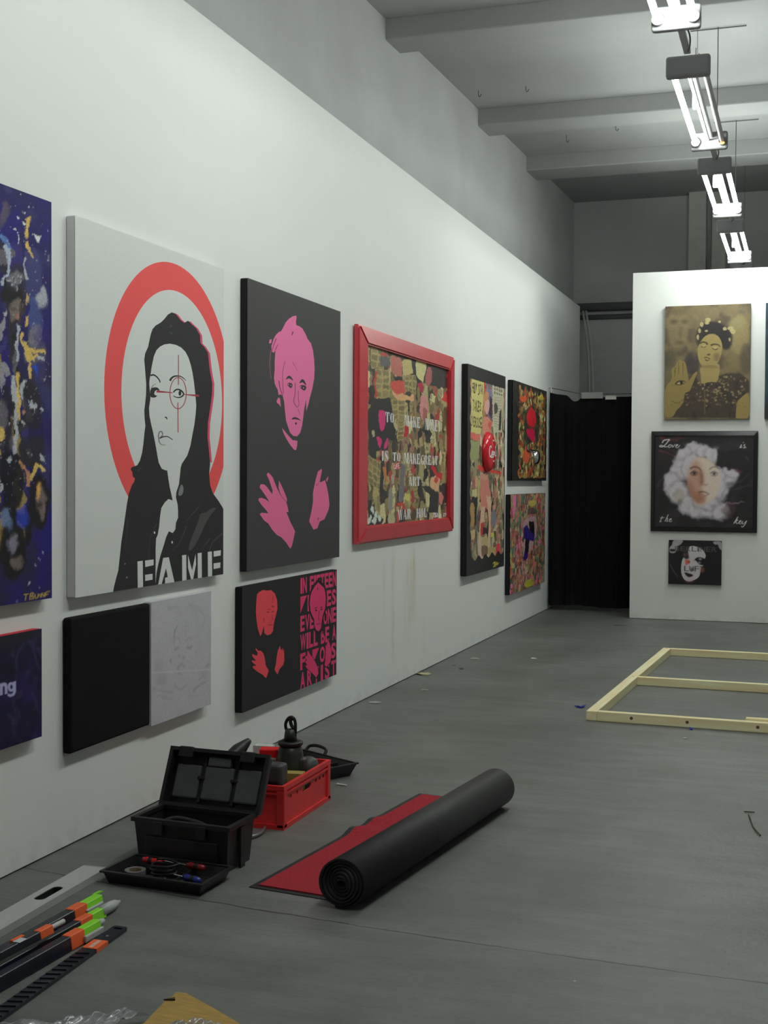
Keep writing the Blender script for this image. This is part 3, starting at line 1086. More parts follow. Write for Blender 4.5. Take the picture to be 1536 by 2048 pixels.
# ---- black canvas with two heads and pink lettering
u0, u1, v0, v1 = 6.475, 7.983, 0.288, 0.993
r = hang('canvas_painting', 'wide black canvas with a red head and a pink lettered portrait side by side', PX, u0, u1, v0)
A = Vec(u0, u1, v0, v1, C(36, 35, 37))
c1 = Crop(PX, 470, 1130, 220 / 1502)
RD, PKM, DKP = C(238, 72, 84), C(214, 58, 108), C(40, 20, 34)
A.add(RD, c1([(380, 340), (330, 370), (300, 400), (290, 520), (285, 640), (295, 760), (310, 860), (345, 975), (365, 940), (395, 830), (400, 930), (440, 960), (490, 945), (520, 900), (530, 800), (555, 700), (580, 600), (575, 480), (545, 390), (490, 340), (440, 350)]))
A.add(RD, c1([(285, 1135), (320, 1170), (355, 1170), (390, 1210), (410, 1290), (420, 1370), (460, 1440), (440, 1510), (420, 1545), (380, 1500), (310, 1460), (240, 1400), (245, 1380), (290, 1375), (230, 1320), (235, 1300), (290, 1310), (240, 1250), (235, 1215), (300, 1240), (310, 1200), (280, 1150)]))
A.add(RD, c1([(615, 1100), (585, 1170), (570, 1250), (560, 1350), (540, 1430), (580, 1495), (610, 1420), (660, 1360), (675, 1300), (670, 1200), (665, 1145), (645, 1180), (655, 1130), (628, 1165)]))
for p, a in (([(505, 560), (530, 575)], 26), ([(440, 610), (490, 600)], 10), ([(435, 645), (470, 640)], 16), ([(500, 640), (530, 632)], 20), ([(505, 690), (515, 740), (490, 760)], 8), ([(455, 820), (520, 815)], 12), ([(520, 420), (515, 520)], 8), ([(400, 720), (385, 800)], 8)):
    st(A, c1, C(150, 40, 55), p, a, a * .6)
rowsx = [(170, 405), (425, 670), (690, 925), (945, 1185), (1205, 1450), (1465, 1715)]
ul = c1([(892, 900)])[0][0]
ur = u1 - 0.012
for (ya, yb), s, sp in zip(rowsx, ('IN FIFTEEN', 'MINUTES', 'EVERYONE', 'WILL BE A', 'FAMOUS', 'ARTIST'), (.5, .5, .5, .55, .5, .5)):
    va, vb = c1([(892, ya)])[0][1], c1([(892, yb)])[0][1]
    for g in text_loops(s, ul, ur, vb + .004, va - .004, bold=0.035, gap=.13 if s != 'ARTIST' else .4, space=sp):
        A.add(PKM, *g)
head = [(1135, 235), (1090, 290), (1050, 360), (1030, 420), (1020, 520), (1030, 620), (1050, 680), (1080, 740), (1085, 830), (1110, 890), (1145, 905), (1175, 860), (1185, 760), (1200, 680), (1230, 600), (1240, 480), (1235, 380), (1215, 310), (1170, 270)]
hl = [(990, 1165), (1040, 1240), (1090, 1310), (1130, 1400), (1140, 1480), (1110, 1540), (1060, 1480), (990, 1420), (960, 1380), (985, 1360), (955, 1320), (980, 1300), (955, 1250), (985, 1240)]
hr = [(1270, 1010), (1300, 1100), (1320, 1200), (1300, 1330), (1250, 1390), (1225, 1370), (1235, 1250), (1245, 1120)]


def grow(l, k, dy=0):
    cx, cy = np.mean([p[0] for p in l]), np.mean([p[1] for p in l])
    return [(cx + (x - cx) * k, cy + (y - cy) * k + dy) for x, y in l]


A.add(C(36, 20, 32), c1(grow(head, 1.17, 8)))
A.add(PKM, c1(head))
for q in (hl, hr):
    A.add(C(36, 20, 32), c1(grow(q, 1.1)))
    A.add(PKM, c1(q))
for p, a in (([(1090, 590), (1125, 582)], 12), ([(1165, 580), (1195, 575)], 12), ([(1098, 622), (1118, 618)], 26), ([(1172, 608), (1190, 604)], 26), ([(1150, 620), (1140, 740), (1160, 745)], 7), ([(1115, 812), (1150, 800), (1172, 805)], 10), ([(1130, 310), (1125, 345)], 10)):
    st(A, c1, DKP, p, a, a * .7)
A.build('painted_front', PX, PAINT, r)
canvas_body('canvas_wrap', PX, u0, u1, v0, v1, DEPTH, body_mat('black_canvas_edge_low', C(24, 24, 25)), r)
settle(r)

# ---- plain black canvas and grey pencil drawing beside it
u0, u1, v0, v1 = 4.735, 5.434, 0.412, 0.998
r = hang('blank_canvas', 'plain black canvas without any picture, low beside the grey drawing', PX, u0, u1, v0)
canvas_body('canvas_wrap', PX, u0, u1, v0, v1, DEPTH, mat('black_canvas', C(20, 20, 21), .85, spec=.15, var=.2, scale=90, bump=.1, bscale=300), r, bevel=.012)


settle(r)
u0, u1, v0, v1 = 5.436, 6.086, 0.404, 1.003
r = hang('drawing_canvas', 'pale grey canvas with a faint pencil face, eyes closed', PX, u0, u1, v0)
A = Ras(u0, u1, v0, v1, 170, 160, C(178, 176, 182))
c1 = Crop(PX, 290, 1180, 140 / 1024)
A.a *= (0.93 + 0.14 * vnoise(160, 170, 6, 4, 3))[..., None]
PEN = C(128, 127, 132)


def rs(art, crop, col, pts, w0, w1=None, soft=0, alpha=1.0, sm=4):
    art.fill(col, *[crop(q) for q in stroke(pts, w0, w1, sm)], mode='any', soft=soft, alpha=alpha)


for p, a, b, al in (([(470, 530), (435, 610), (425, 690), (430, 780)], 16, 14, .7), ([(440, 710), (480, 697), (520, 745)], 16, 12, .6), ([(600, 745), (640, 695), (695, 722)], 16, 14, .5), ([(425, 868), (460, 858), (500, 825)], 34, 12, .8), ([(615, 828), (650, 852), (692, 818)], 26, 26, .8), ([(498, 930), (508, 995)], 12, 14, .5), ([(552, 985), (572, 998)], 30, 22, .8), ([(475, 1170), (498, 1110), (545, 1088), (585, 1135)], 26, 20, .6), ([(485, 1222), (555, 1228)], 26, 16, .5), ([(430, 1390), (515, 1455), (625, 1375)], 24, 14, .55), ([(110, 1430), (250, 1480), (415, 1500)], 26, 22, .5), ([(180, 1540), (400, 1602)], 18, 18, .5), ([(700, 1475), (800, 1390), (885, 1345)], 30, 20, .6), ([(630, 1545), (730, 1540)], 20, 12, .4), ([(370, 1000), (380, 1080)], 40, 20, .5), ([(780, 1330), (860, 1240)], 22, 12, .4), ([(740, 900), (745, 930)], 20, 20, .5), ([(330, 270), (480, 240)], 60, 40, .25), ([(880, 1130), (940, 1090)], 50, 40, .45), ([(830, 560), (870, 420), (800, 290), (640, 210)], 20, 30, .2)):
    rs(A, c1, PEN, p, a, b, 1, al)
for x, y, a, b, al in ((200, 1100, 70, 90, .3), (230, 1320, 80, 70, .35), (300, 1245, 30, 30, .5), (850, 1220, 80, 60, .2), (130, 1500, 40, 50, .3)):
    A.fill(PEN, c1(ell(x, y, a, b)), soft=4, alpha=al)
rs(A, c1, C(205, 204, 208), [(100, 1212), (970, 1162)], 10, 8, 0, .7)
A.a *= (0.9 + 0.2 * np.random.default_rng(5).random((160, 170)))[..., None]
A.build('drawn_front', PX, PAINT, r)
canvas_body('canvas_wrap', PX, u0, u1, v0, v1, DEPTH, body_mat('grey_canvas_edge', C(188, 186, 190)), r)
settle(r)

# ---- dark blue canvas full of faces, cut off by the left edge
u0, u1, v0, v1 = 3.13, 4.59, 1.097, 2.733
r = hang('canvas_painting', 'deep blue canvas of dark faces under yellow and white paint splashes', PX, u0, u1, v0)
W, H = 330, 370
A = Ras(u0, u1, v0, v1, W, H, C(34, 28, 88))
A.bl = .3
c1 = Crop(PX, 0, 360, 110 / 512)
c2 = Crop(PX, 0, 780, 110 / 512)
n1 = vnoise(H, W, 4, 5, 21)
n2 = vnoise(H, W, 9, 4, 22)
A.mix(np.clip((n1 - .5) * 5, 0, 1) * .6, C(45, 42, 50))
A.mix(np.clip((n2 - .58) * 6, 0, 1) * .5, C(64, 64, 110))
bl = np.clip((.44 - n2) * 8, 0, 1) * .5
A.mix(bl, C(30, 20, 120))


def blob(art, crop, col, x, y, a, b, soft=3, alpha=1.0, rot=0.0):
    art.fill(col, crop(ell(x, y, a, b, 20, rot)), soft=soft, alpha=alpha)


YEL, LIT, DRK = C(212, 180, 96), C(176, 178, 184), C(44, 40, 44)
for x, y, a, b, col, al in ((140, 700, 90, 130, C(58, 50, 120), .6), (300, 900, 80, 250, C(70, 72, 120), .6), (330, 1250, 60, 180, C(72, 86, 140), .7), (150, 1050, 120, 300, DRK, .75), (390, 1080, 45, 110, LIT, .8), (30, 300, 30, 90, C(90, 80, 90), .8), (20, 700, 40, 150, DRK, .9), (140, 900, 90, 70, C(140, 138, 142), .6), (330, 1600, 100, 130, C(120, 116, 120), .4), (110, 1500, 40, 260, DRK, .9), (300, 1960, 70, 110, DRK, .95), (330, 1440, 40, 100, C(130, 124, 132), .7), (380, 1420, 60, 120, C(40, 30, 110), .5)):
    blob(A, c1, col, x, y, a, b, 4, al)
# daubs of the knife over the middle of the picture
gd = np.random.default_rng(77)
for k in range(420):
    uu, vv = gd.uniform(u0, u1 - .14), v0 + .25 + abs(gd.normal(0, .42))
    if vv > v1 - .25:
        continue
    L_, a_ = gd.uniform(.02, .09), gd.normal(math.pi / 2, .6)
    dc = [(26, 24, 30), (40, 38, 46), (58, 54, 60), (52, 50, 110), (96, 92, 100), (140, 138, 146), (150, 128, 72), (30, 24, 100), (34, 30, 40)][gd.integers(9)]
    A.quick(C(*dc), [(uu + L_ * math.cos(a_ + d_) * f_, vv + L_ * math.sin(a_ + d_) * f_) for d_, f_ in ((0, 1), (.5, .6), (2.7, .6), (3.14, 1), (3.7, .55), (5.8, .6))])
# face in the middle
blob(A, c1, C(26, 24, 28), 110, 1080, 110, 90, 3, .95)
blob(A, c1, C(120, 108, 102), 145, 1190, 60, 120, 4, .9)
blob(A, c1, C(60, 50, 52), 205, 1210, 35, 110, 4, .8)
blob(A, c1, C(40, 34, 36), 115, 1180, 30, 12, 2, .9)
blob(A, c1, C(40, 34, 36), 195, 1190, 26, 12, 2, .9)
blob(A, c1, C(190, 130, 110), 165, 1270, 18, 30, 2, .8)
blob(A, c1, C(60, 40, 42), 160, 1320, 30, 9, 1, .8)
blob(A, c1, LIT, 40, 1230, 14, 30, 1, .9)
for x, y in ((100, 880), (130, 930), (170, 900), (90, 960), (200, 960), (150, 980), (60, 930), (210, 910)):
    blob(A, c1, LIT, x, y, 14, 12, 1, .85)
    blob(A, c1, DRK, x + 12, y + 14, 10, 9, 1, .8)
for p, a, b, col in (([(258, 355), (255, 430), (262, 490), (265, 540)], 40, 24, YEL), ([(262, 570), (275, 650), (320, 735)], 26, 18, YEL), ([(255, 740), (240, 830), (262, 920)], 20, 26, LIT), ([(10, 480), (60, 560), (75, 640)], 40, 30, C(88, 120, 180)), ([(40, 600), (80, 700), (60, 820), (20, 900), (10, 1000)], 34, 26, C(170, 180, 196)), ([(215, 1400), (215, 1470), (240, 1530)], 40, 34, YEL), ([(240, 1490), (300, 1570), (420, 1600)], 50, 30, YEL), ([(270, 1560), (290, 1640), (340, 1640)], 60, 40, YEL), ([(262, 1260), (262, 1350)], 30, 20, YEL), ([(262, 1080), (262, 1140)], 34, 26, C(190, 160, 110)), ([(280, 1660), (282, 1760), (295, 1850)], 16, 24, YEL), ([(165, 1350), (155, 1500), (150, 1680)], 22, 26, LIT), ([(310, 1740), (345, 1820)], 40, 20, C(40, 70, 180)), ([(120, 1850), (130, 2000), (135, 2050)], 34, 40, LIT), ([(165, 1800), (165, 1920), (155, 2048)], 30, 36, YEL), ([(250, 1870), (215, 1960), (205, 2040)], 46, 24, LIT), ([(340, 1680), (420, 1660)], 60, 30, LIT)):
    rs(A, c1, col, p, a, b, 1, .92)
for x, y, a, b in ((155, 365, 22, 12), (125, 462, 14, 10), (155, 500, 9, 16), (170, 560, 12, 30), (345, 500, 26, 14), (320, 485, 14, 8), (190, 127, 9, 9), (215, 405, 16, 10), (10, 412, 10, 10), (235, 300, 12, 8), (270, 250, 8, 6)):
    blob(A, c1, C(214, 214, 214), x, y, a, b, 0, .95)
# lower half
for x, y, a, b, col, al in ((60, 300, 60, 330, C(30, 26, 44), .9), (110, 850, 110, 330, C(22, 20, 30), .95), (300, 560, 120, 170, C(40, 38, 46), .9), (330, 350, 70, 90, C(30, 24, 80), .9), (300, 150, 90, 220, C(40, 36, 44), .8), (30, 230, 40, 120, C(120, 112, 120), .6), (110, 1480, 135, 290, C(26, 24, 28), .97), (360, 1050, 100, 250, C(26, 24, 28), .97), (60, 1190, 60, 90, C(110, 130, 170), .7), (220, 1180, 50, 110, C(40, 60, 170), .8)):
    blob(A, c2, col, x, y, a, b, 4, al)
for p, a, b, col in (([(150, -10), (152, 200), (150, 400), (145, 575)], 40, 34, LIT), ([(175, -20), (170, 150), (178, 280)], 30, 12, YEL), ([(270, 860), (300, 770), (350, 710), (400, 770)], 40, 30, YEL), ([(180, 650), (240, 760), (262, 930)], 20, 30, C(180, 130, 90)), ([(390, 600), (395, 660)], 40, 26, LIT)):
    rs(A, c2, col, p, a, b, 1, .92)
A.fill(C(176, 178, 184), c2([(318 + (46 if k % 2 == 0 else 18) * math.sin(k * math.pi / 8) - 20, 150 + (70 if k % 2 == 0 else 26) * math.cos(k * math.pi / 8)) for k in range(16)]), alpha=.95)
for x, y, a, b, col in ((380, 205, 20, 20, LIT), (215, 215, 14, 22, C(200, 140, 100)), (15, 400, 40, 80, YEL), (10, 555, 16, 20, YEL), (105, 615, 18, 26, LIT), (205, 290, 16, 10, LIT), (85, 300, 10, 10, LIT), (120, 255, 10, 8, LIT), (5, 830, 14, 30, LIT), (5, 930, 14, 50, LIT)):
    blob(A, c2, col, x, y, a, b, 1, .95)
blob(A, c2, C(120, 104, 100), 385, 1040, 42, 150, 4, .9)
blob(A, c2, C(214, 160, 80), 372, 950, 24, 70, 3, .9)
blob(A, c2, C(26, 22, 24), 372, 1055, 38, 18, 2, .95)
blob(A, c2, C(26, 22, 24), 400, 900, 30, 14, 2, .8)
blob(A, c2, C(130, 124, 140), 105, 1420, 50, 90, 4, .9)
blob(A, c2, C(112, 100, 96), 150, 1590, 60, 70, 4, .9)
blob(A, c2, C(20, 18, 20), 110, 1500, 55, 20, 2, .95)
blob(A, c2, C(30, 24, 26), 160, 1390, 30, 40, 2, .8)
for k in range(60):
    x, y = RNG.uniform(0, 430), RNG.uniform(0, 1100)
    blob(A, c2, LIT, x, y, RNG.uniform(2, 6), RNG.uniform(2, 6), 0, .8)
for k in range(60):
    x, y = RNG.uniform(60, 460), RNG.uniform(200, 2000)
    blob(A, c1, C(200, 198, 190), x, y, RNG.uniform(2, 6), RNG.uniform(2, 6), 0, .8)
for x, y in ((400, 1532), (365, 1580), (320, 1638), (265, 1822), (355, 1845), (165, 1955)):
    blob(A, c2, C(170, 170, 190), x, y, 9, 9, 0, .8)
A.warp(6, 16, 201, .0)
A.warp(3, 50, 205, .22)
for p in ([(222, 1905), (268, 1895)], [(245, 1900), (235, 1960)], [(285, 1890), (275, 1950)], [(280, 1895), (310, 1890), (300, 1915), (280, 1920), (315, 1925), (305, 1945), (275, 1950)], [(325, 1900), (330, 1935), (350, 1930), (355, 1895)], [(355, 1930), (365, 1905), (380, 1910), (375, 1930)], [(385, 1930), (390, 1890), (408, 1925), (415, 1885)], [(420, 1925), (428, 1885), (468, 1875)], [(425, 1905), (450, 1900)]):
    rs(A, c2, C(190, 160, 60), p, 9, 7, 0, .95)
A.build('painted_front', PX, PAINT, r, relief=None)
canvas_body('canvas_wrap', PX, u0, u1, v0, v1, DEPTH, body_mat('navy_canvas_edge', C(28, 24, 60)), r)
settle(r)

# ---- small violet canvas with lettering, red edge
u0, u1, v0, v1 = 3.42, 4.515, 0.533, 0.978
r = hang('canvas_painting', 'small dark violet canvas with a red top edge, lettering ending in ng', PX, u0, u1, v0)
W, H = 230, 110
A = Ras(u0, u1, v0, v1, W, H, C(26, 22, 52))
n1, n2, n3 = vnoise(H, W, 5, 4, 31), vnoise(H, W, 12, 4, 32), vnoise(H, W, 20, 3, 33)
A.mix(np.clip((n1 - .45) * 4, 0, 1) * .8, C(42, 26, 82))
A.mix(np.clip((n2 - .55) * 5, 0, 1) * .6, C(24, 22, 30))
A.mix(np.clip((n3 - .6) * 5, 0, 1) * .4, C(70, 60, 96))
c1 = Crop(PX, 0, 1240, 100 / 788)
yy = np.linspace(0, 1, H)[:, None] * np.ones((1, W))
A.mix(np.clip((yy - .8) * 5, 0, 1) * .7, C(40, 40, 38))
for p in ([(270, 780), (255, 640), (300, 480), (400, 350)], [(430, 330), (500, 380), (560, 600), (620, 780)], [(500, 1150), (560, 1280), (630, 1500)], [(120, 1480), (200, 1560), (180, 1660)], [(290, 1440), (310, 1560)]):
    rs(A, c1, C(74, 76, 130), p, 22, 12, 1, .55)
sc = C(168, 166, 206)
A.fill(sc, c1([(-40, 1010), (-15, 1005), (-15, 1195), (-40, 1205)]))
A.fill(sc, c1([(-5, 1005), (30, 1000), (70, 985), (105, 1000), (115, 1040), (118, 1160), (78, 1172), (75, 1050), (55, 1035), (42, 1055), (42, 1180), (-2, 1190)]))
A.fill(sc, c1(ell(175, 1055, 55, 75, 24)), c1(ell(180, 1055, 22, 34, 16)))
A.fill(sc, c1([(205, 975), (252, 960), (250, 1130), (225, 1190), (160, 1212), (118, 1190), (122, 1160), (170, 1172), (205, 1150)]))
A.build('painted_front', PX, PAINT, r)
canvas_body('canvas_wrap', PX, u0, u1, v0, v1, DEPTH, body_mat('red_canvas_edge', C(176, 44, 60)), r)
settle(r)

# ---- collage pictures -------------------------------------------------------
FAT = {
    'A': [[(.02, 0), (.12, 0), (.52, 1), (.40, 1)], [(.42, 1), (.6, 1), (1, 0), (.66, 0)], [(.22, .28), (.6, .28), (.6, .34), (.24, .34)]],
    'E': [rect(.05, .42, 0, 1), rect(.48, .9, .9, 1), rect(.48, .75, .45, .55), rect(.48, .95, 0, .1), rect(.84, .95, 0, .3), rect(.8, .9, .7, 1)],
    'G': [[(.42, 1), (.2, .92), (.02, .6), (.02, .38), (.2, .08), (.42, 0), (.34, .2), (.32, .8)], rect(.6, .92, .02, .42), rect(.48, .85, .92, 1), rect(.8, .9, .68, 1), rect(.45, .7, 0, .07)],
    'H': [rect(.03, .36, 0, 1), rect(.64, .97, 0, 1), rect(.36, .64, .46, .54)],
    'I': [rect(.2, .8, 0, 1)],
    'K': [rect(.03, .36, 0, 1), [(.42, .42), (.85, 1), (.97, 1), (.5, .38)], [(.46, .56), (.68, .62), (1, 0), (.66, 0)]],
    'L': [rect(.05, .42, 0, 1), rect(.48, .95, 0, .1), rect(.85, .95, 0, .35)],
    'M': [rect(.02, .12, 0, 1), [(.1, 1), (.34, 1), (.56, .12), (.46, 0)], [(.52, .06), (.68, 1), (.76, 1), (.57, 0)], rect(.74, .99, 0, 1)],
    'N': [rect(.03, .13, 0, 1), [(.06, 1), (.38, 1), (.94, 0), (.72, 0)], rect(.85, .95, 0, 1)],
    'O': [[(.45, 1), (.2, .93), (.02, .62), (.02, .38), (.2, .07), (.45, 0), (.36, .2), (.36, .8)], [(.55, 1), (.8, .93), (.98, .62), (.98, .38), (.8, .07), (.55, 0), (.64, .2), (.64, .8)]],
    'R': [rect(.03, .36, 0, 1), [(.42, 1), (.8, .97), (.95, .78), (.85, .57), (.5, .5), (.46, .56), (.58, .6), (.6, .9), (.42, .94)], [(.46, .48), (.72, .52), (1, 0), (.7, 0)]],
    'S': [[(.08, .78), (.3, 1), (.44, .76), (.9, .42), (.94, .2), (.7, 0), (.58, .25), (.1, .58)], rect(.34, .88, .93, 1), rect(.8, .88, .7, 1), rect(.1, .66, 0, .07), rect(.08, .16, 0, .3)],
    'T': [rect(.33, .67, 0, 1), rect(.0, .3, .9, 1), rect(.7, 1, .9, 1), rect(0, .1, .68, 1), rect(.9, 1, .68, 1)],
    'W': [[(0, 1), (.26, 1), (.44, 0), (.3, 0)], [(.36, .0), (.43, 0), (.56, .8), (.5, .95)], [(.46, 1), (.68, 1), (.82, 0), (.7, 0)], [(.76, 0), (.82, 0), (1, 1), (.93, 1)]],
    'Y': [[(0, 1), (.32, 1), (.62, .45), (.38, .45)], [(.56, .5), (.6, .44), (.97, 1), (.88, 1)], rect(.34, .67, 0, .44)],
}


def fat_word(art, crop, word, x0, y0, x1, y1, col, gap=.18, build=None):
    """big stencilled capitals; (x0,y0) upper left and (x1,y1) lower right in the enlarged detail"""
    ua, va = crop([(x0, y0)])[0]
    ub, vb = crop([(x1, y1)])[0]
    va2 = crop([(x0, y0 + (y1 - y0) * 0.92)])[0][1]
    vt = crop([(x1, y0 + (y1 - y0) * 0.1)])[0][1]
    top, bot = (va + vt) / 2, (vb + va2) / 2
    ws = [1.3 if c in 'MW' else .6 if c == 'I' else 1.0 for c in word]
    tot = sum(ws) + gap * (len(word) - 1)
    x = 0
    for c, cw in zip(word, ws):
        for poly in FAT[c]:
            art.fill(col, [(ua + (x + p[0] * cw) / tot * (ub - ua), bot + p[1] * (top - bot)) for p in poly])
        x += cw + gap


def collage(A, n, pal, seed, smin, smax, tall=1.6, printed=0.5, ink=(60, 52, 34)):
    g = np.random.default_rng(seed)
    U, V = A.u1 - A.u0, A.v1 - A.v0
    for k in range(n):
        cu, cv = A.u0 + g.random() * U, A.v0 + g.random() * V
        a, b = g.uniform(smin, smax), g.uniform(smin, smax) * tall
        rot = g.normal(0, .25)
        c, s = math.cos(rot), math.sin(rot)
        T = lambda x, y: (cu + x * c - y * s, cv + x * s + y * c)
        col = np.array(pal[g.integers(len(pal))]) * g.uniform(.75, 1.2)
        if g.random() < .3:
            A.quick(col, [T(math.cos(t) * a * .6, math.sin(t) * b * .6) for t in np.linspace(0, 2 * math.pi, 10, endpoint=False)])
        else:
            j = lambda: g.uniform(.8, 1.15)
            A.quick(col, [T(-a / 2 * j(), -b / 2 * j()), T(a / 2 * j(), -b / 2 * j()), T(a / 2 * j(), b / 2 * j()), T(-a / 2 * j(), b / 2 * j())])
        if g.random() < printed:
            m = int(g.integers(2, 5))
            ic = np.array(C(*ink)) * g.uniform(.6, 1.8)
            for i in range(m):
                y = -b / 2 + b * (i + .6) / (m + .2)
                A.quick(ic * .5 + col * .5, [T(-a * .42, y), T(a * .42, y), T(a * .42, y + b * .09), T(-a * .42, y + b * .09)])


def rails(parent, plane, o, i, h0, h1, m, lip=0.0, bev=.012):
    """four mitred bars; o, i = (u0,u1,v0,v1) outside and inside"""
    O = [(o[0], o[2]), (o[1], o[2]), (o[1], o[3]), (o[0], o[3])]
    I = [(i[0], i[2]), (i[1], i[2]), (i[1], i[3]), (i[0], i[3])]
    for k in range(4):
        q = [O[k], O[(k + 1) % 4], I[(k + 1) % 4], I[k]]
        bm = bmesh.new()
        hh = [h1 - lip, h1 - lip, h1, h1]
        a = [bm.verts.new(plane.co(p[0], p[1], h0)) for p in q]
        b = [bm.verts.new(plane.co(p[0], p[1], z)) for p, z in zip(q, hh)]
        bm.faces.new(a[::-1])
        bm.faces.new(b)
        for j in range(4):
            bm.faces.new((a[j], a[(j + 1) % 4], b[(j + 1) % 4], b[j]))
        if bev:
            bmesh.ops.recalc_face_normals(bm, faces=bm.faces)
            bmesh.ops.bevel(bm, geom=[e for e in bm.edges if e.verts[0] in b and e.verts[1] in b], offset=bev, segments=2, affect='EDGES')
        obj('frame_bar', bm, m, parent)


# ---- red framed collage
PR = Plane('x', WALL_X)
PF = Plane('x', WALL_X + .062)
PP = Plane('x', WALL_X + .03)
oc = [PF.uv(*p) for p in ((722, 648), (917, 716), (906, 1062), (720, 1090))]
o_ = ((oc[0][0] + oc[3][0]) / 2, (oc[1][0] + oc[2][0]) / 2, (oc[2][1] + oc[3][1]) / 2, (oc[0][1] + oc[1][1]) / 2)
ic = [PF.uv(*p) for p in ((738, 691), (905.5, 739), (896.5, 1037), (735.8, 1051))]
i_ = ((ic[0][0] + ic[3][0]) / 2, (ic[1][0] + ic[2][0]) / 2, (ic[2][1] + ic[3][1]) / 2, (ic[0][1] + ic[1][1]) / 2)
r = hang('framed_collage', 'newspaper collage in a wide glossy red frame with white stencilled words', PR, o_[0], o_[1], o_[2])
rails(r, PR, o_, i_, .012, .062, mat('red_lacquer', C(188, 54, 64), rough=.3, spec=.5, var=.06, scale=5), lip=.012)
W, H = 250, 290
A = Ras(i_[0] - .02, i_[1] + .02, i_[2] - .02, i_[3] + .02, W, H, C(50, 46, 44))
pal = [C(168, 154, 104), C(150, 136, 88), C(182, 170, 122), C(128, 112, 72), C(60, 54, 50), C(44, 42, 44), C(176, 70, 66), C(140, 120, 84), C(196, 186, 140), C(110, 96, 66), C(150, 110, 96), C(90, 82, 64)]
collage(A, 420, pal, 41, .10, .34, 1.1, .6)
collage(A, 700, pal, 42, .04, .13, 1.2, .25)
c1 = Crop(PP, 725, 690, 190 / 1536)
c2 = Crop(PP, 725, 880, 190 / 1536)
NP, TAN, BKK, RDD = C(176, 160, 108), C(152, 134, 88), C(48, 46, 48), C(190, 62, 64)


def pc(crop, col, pts, **k):
    A.fill(col, crop(pts), **k)


def news(crop, x0, y0, x1, y1, nx, ny, sl=0.12):
    pc(crop, NP, [(x0, y0), (x1, y0 + (x1 - x0) * sl), (x1, y1 + (x1 - x0) * sl), (x0, y1)])
    for i in range(nx):
        for j in range(ny):
            xa, xb = x0 + (x1 - x0) * (i + .1) / nx, x0 + (x1 - x0) * (i + .9) / nx
            ya, yb = y0 + (y1 - y0) * (j + .14) / ny, y0 + (y1 - y0) * (j + .86) / ny
            pc(crop, C(*random.choice([(118, 104, 70), (140, 124, 84), (96, 84, 60)])), [(xa, ya + (xa - x0) * sl), (xb, ya + (xb - x0) * sl), (xb, yb + (xb - x0) * sl), (xa, yb + (xa - x0) * sl)], alpha=.75)


pc(c1, BKK, [(360, 40), (1500, 350), (1480, 700), (1240, 690), (1000, 620), (860, 640), (640, 220), (440, 160)])
news(c1, 145, 30, 350, 380, 2, 3, .1)
news(c1, 210, 400, 440, 850, 2, 4, .05)
pc(c1, C(92, 92, 96), [(290, 170), (440, 190), (450, 340), (300, 350)])
pc(c1, RDD, [(270, 130), (330, 110), (430, 150), (380, 170), (300, 165)])
pc(c1, C(190, 110, 100), [(460, 180), (600, 190), (640, 360), (640, 520), (560, 520), (470, 400)])
pc(c1, BKK, [(490, 470), (560, 530), (650, 520), (600, 600), (530, 580)])
pc(c1, C(206, 84, 74), chaikin([(450, 600), (560, 570), (690, 600), (710, 700), (660, 790), (560, 800), (470, 740)]))
pc(c1, C(226, 170, 120), [(470, 745), (560, 790), (650, 760), (740, 840), (830, 800), (840, 880), (740, 900), (600, 880), (520, 850)])
pc(c1, C(196, 180, 120), [(630, 260), (790, 240), (820, 470), (660, 480)])
news(c1, 690, 490, 870, 760, 3, 3, .1)
pc(c1, C(206, 198, 140), [(870, 240), (1030, 300), (975, 625), (880, 500)])
pc(c1, C(170, 90, 92), chaikin([(1040, 360), (1130, 380), (1120, 580), (1080, 660), (1010, 640), (1010, 500)]))
pc(c1, C(40, 38, 42), [(1140, 350), (1470, 430), (1460, 520), (1280, 560), (1250, 680), (1120, 680)])
pc(c1, C(196, 50, 56), [(1360, 480), (1450, 500), (1450, 900), (1370, 900)])
pc(c1, C(214, 130, 90), [(1385, 600), (1430, 610), (1430, 700), (1390, 690)])
pc(c1, RDD, [(200, 440), (235, 470), (225, 860), (190, 860)])
pc(c1, C(206, 60, 60), [(1270, 900), (1340, 750), (1390, 940)])
news(c1, 470, 880, 680, 1220, 2, 4, .05)
pc(c1, C(182, 30, 70), chaikin([(870, 610), (960, 620), (990, 700), (970, 790), (920, 720)]))
pc(c1, C(206, 140, 134), chaikin([(980, 800), (1050, 860), (1060, 1100), (1000, 1200), (920, 1160), (930, 900)]))
pc(c1, C(176, 96, 96), chaikin([(980, 1000), (1050, 1020), (1040, 1180), (960, 1220)]))
pc(c1, BKK, [(160, 870), (450, 860), (470, 1060), (540, 1400), (540, 1530), (420, 1540), (400, 1700), (90, 1700), (90, 1030), (150, 1020)])
pc(c1, C(216, 52, 122), chaikin([(260, 1060), (350, 1050), (385, 1150), (375, 1290), (330, 1395), (290, 1350), (255, 1200)]))
pc(c1, C(216, 52, 122), chaikin([(225, 1460), (280, 1490), (320, 1660), (290, 1670), (235, 1570)]))
pc(c1, C(216, 52, 122), chaikin([(360, 1520), (410, 1500), (415, 1600), (370, 1690), (350, 1640)]))
pc(c1, C(176, 172, 128), chaikin([(145, 1420), (180, 1390), (215, 1430), (195, 1510), (160, 1500)]))
pc(c1, C(214, 204, 150), [(740, 1220), (820, 1230), (820, 1360), (740, 1465)])
pc(c1, C(190, 40, 50), [(670, 1310), (730, 1310), (720, 1480), (670, 1500)])
news(c1, 560, 1240, 670, 1540, 1, 4, .05)
news(c2, 100, 250, 300, 700, 3, 4, .65)
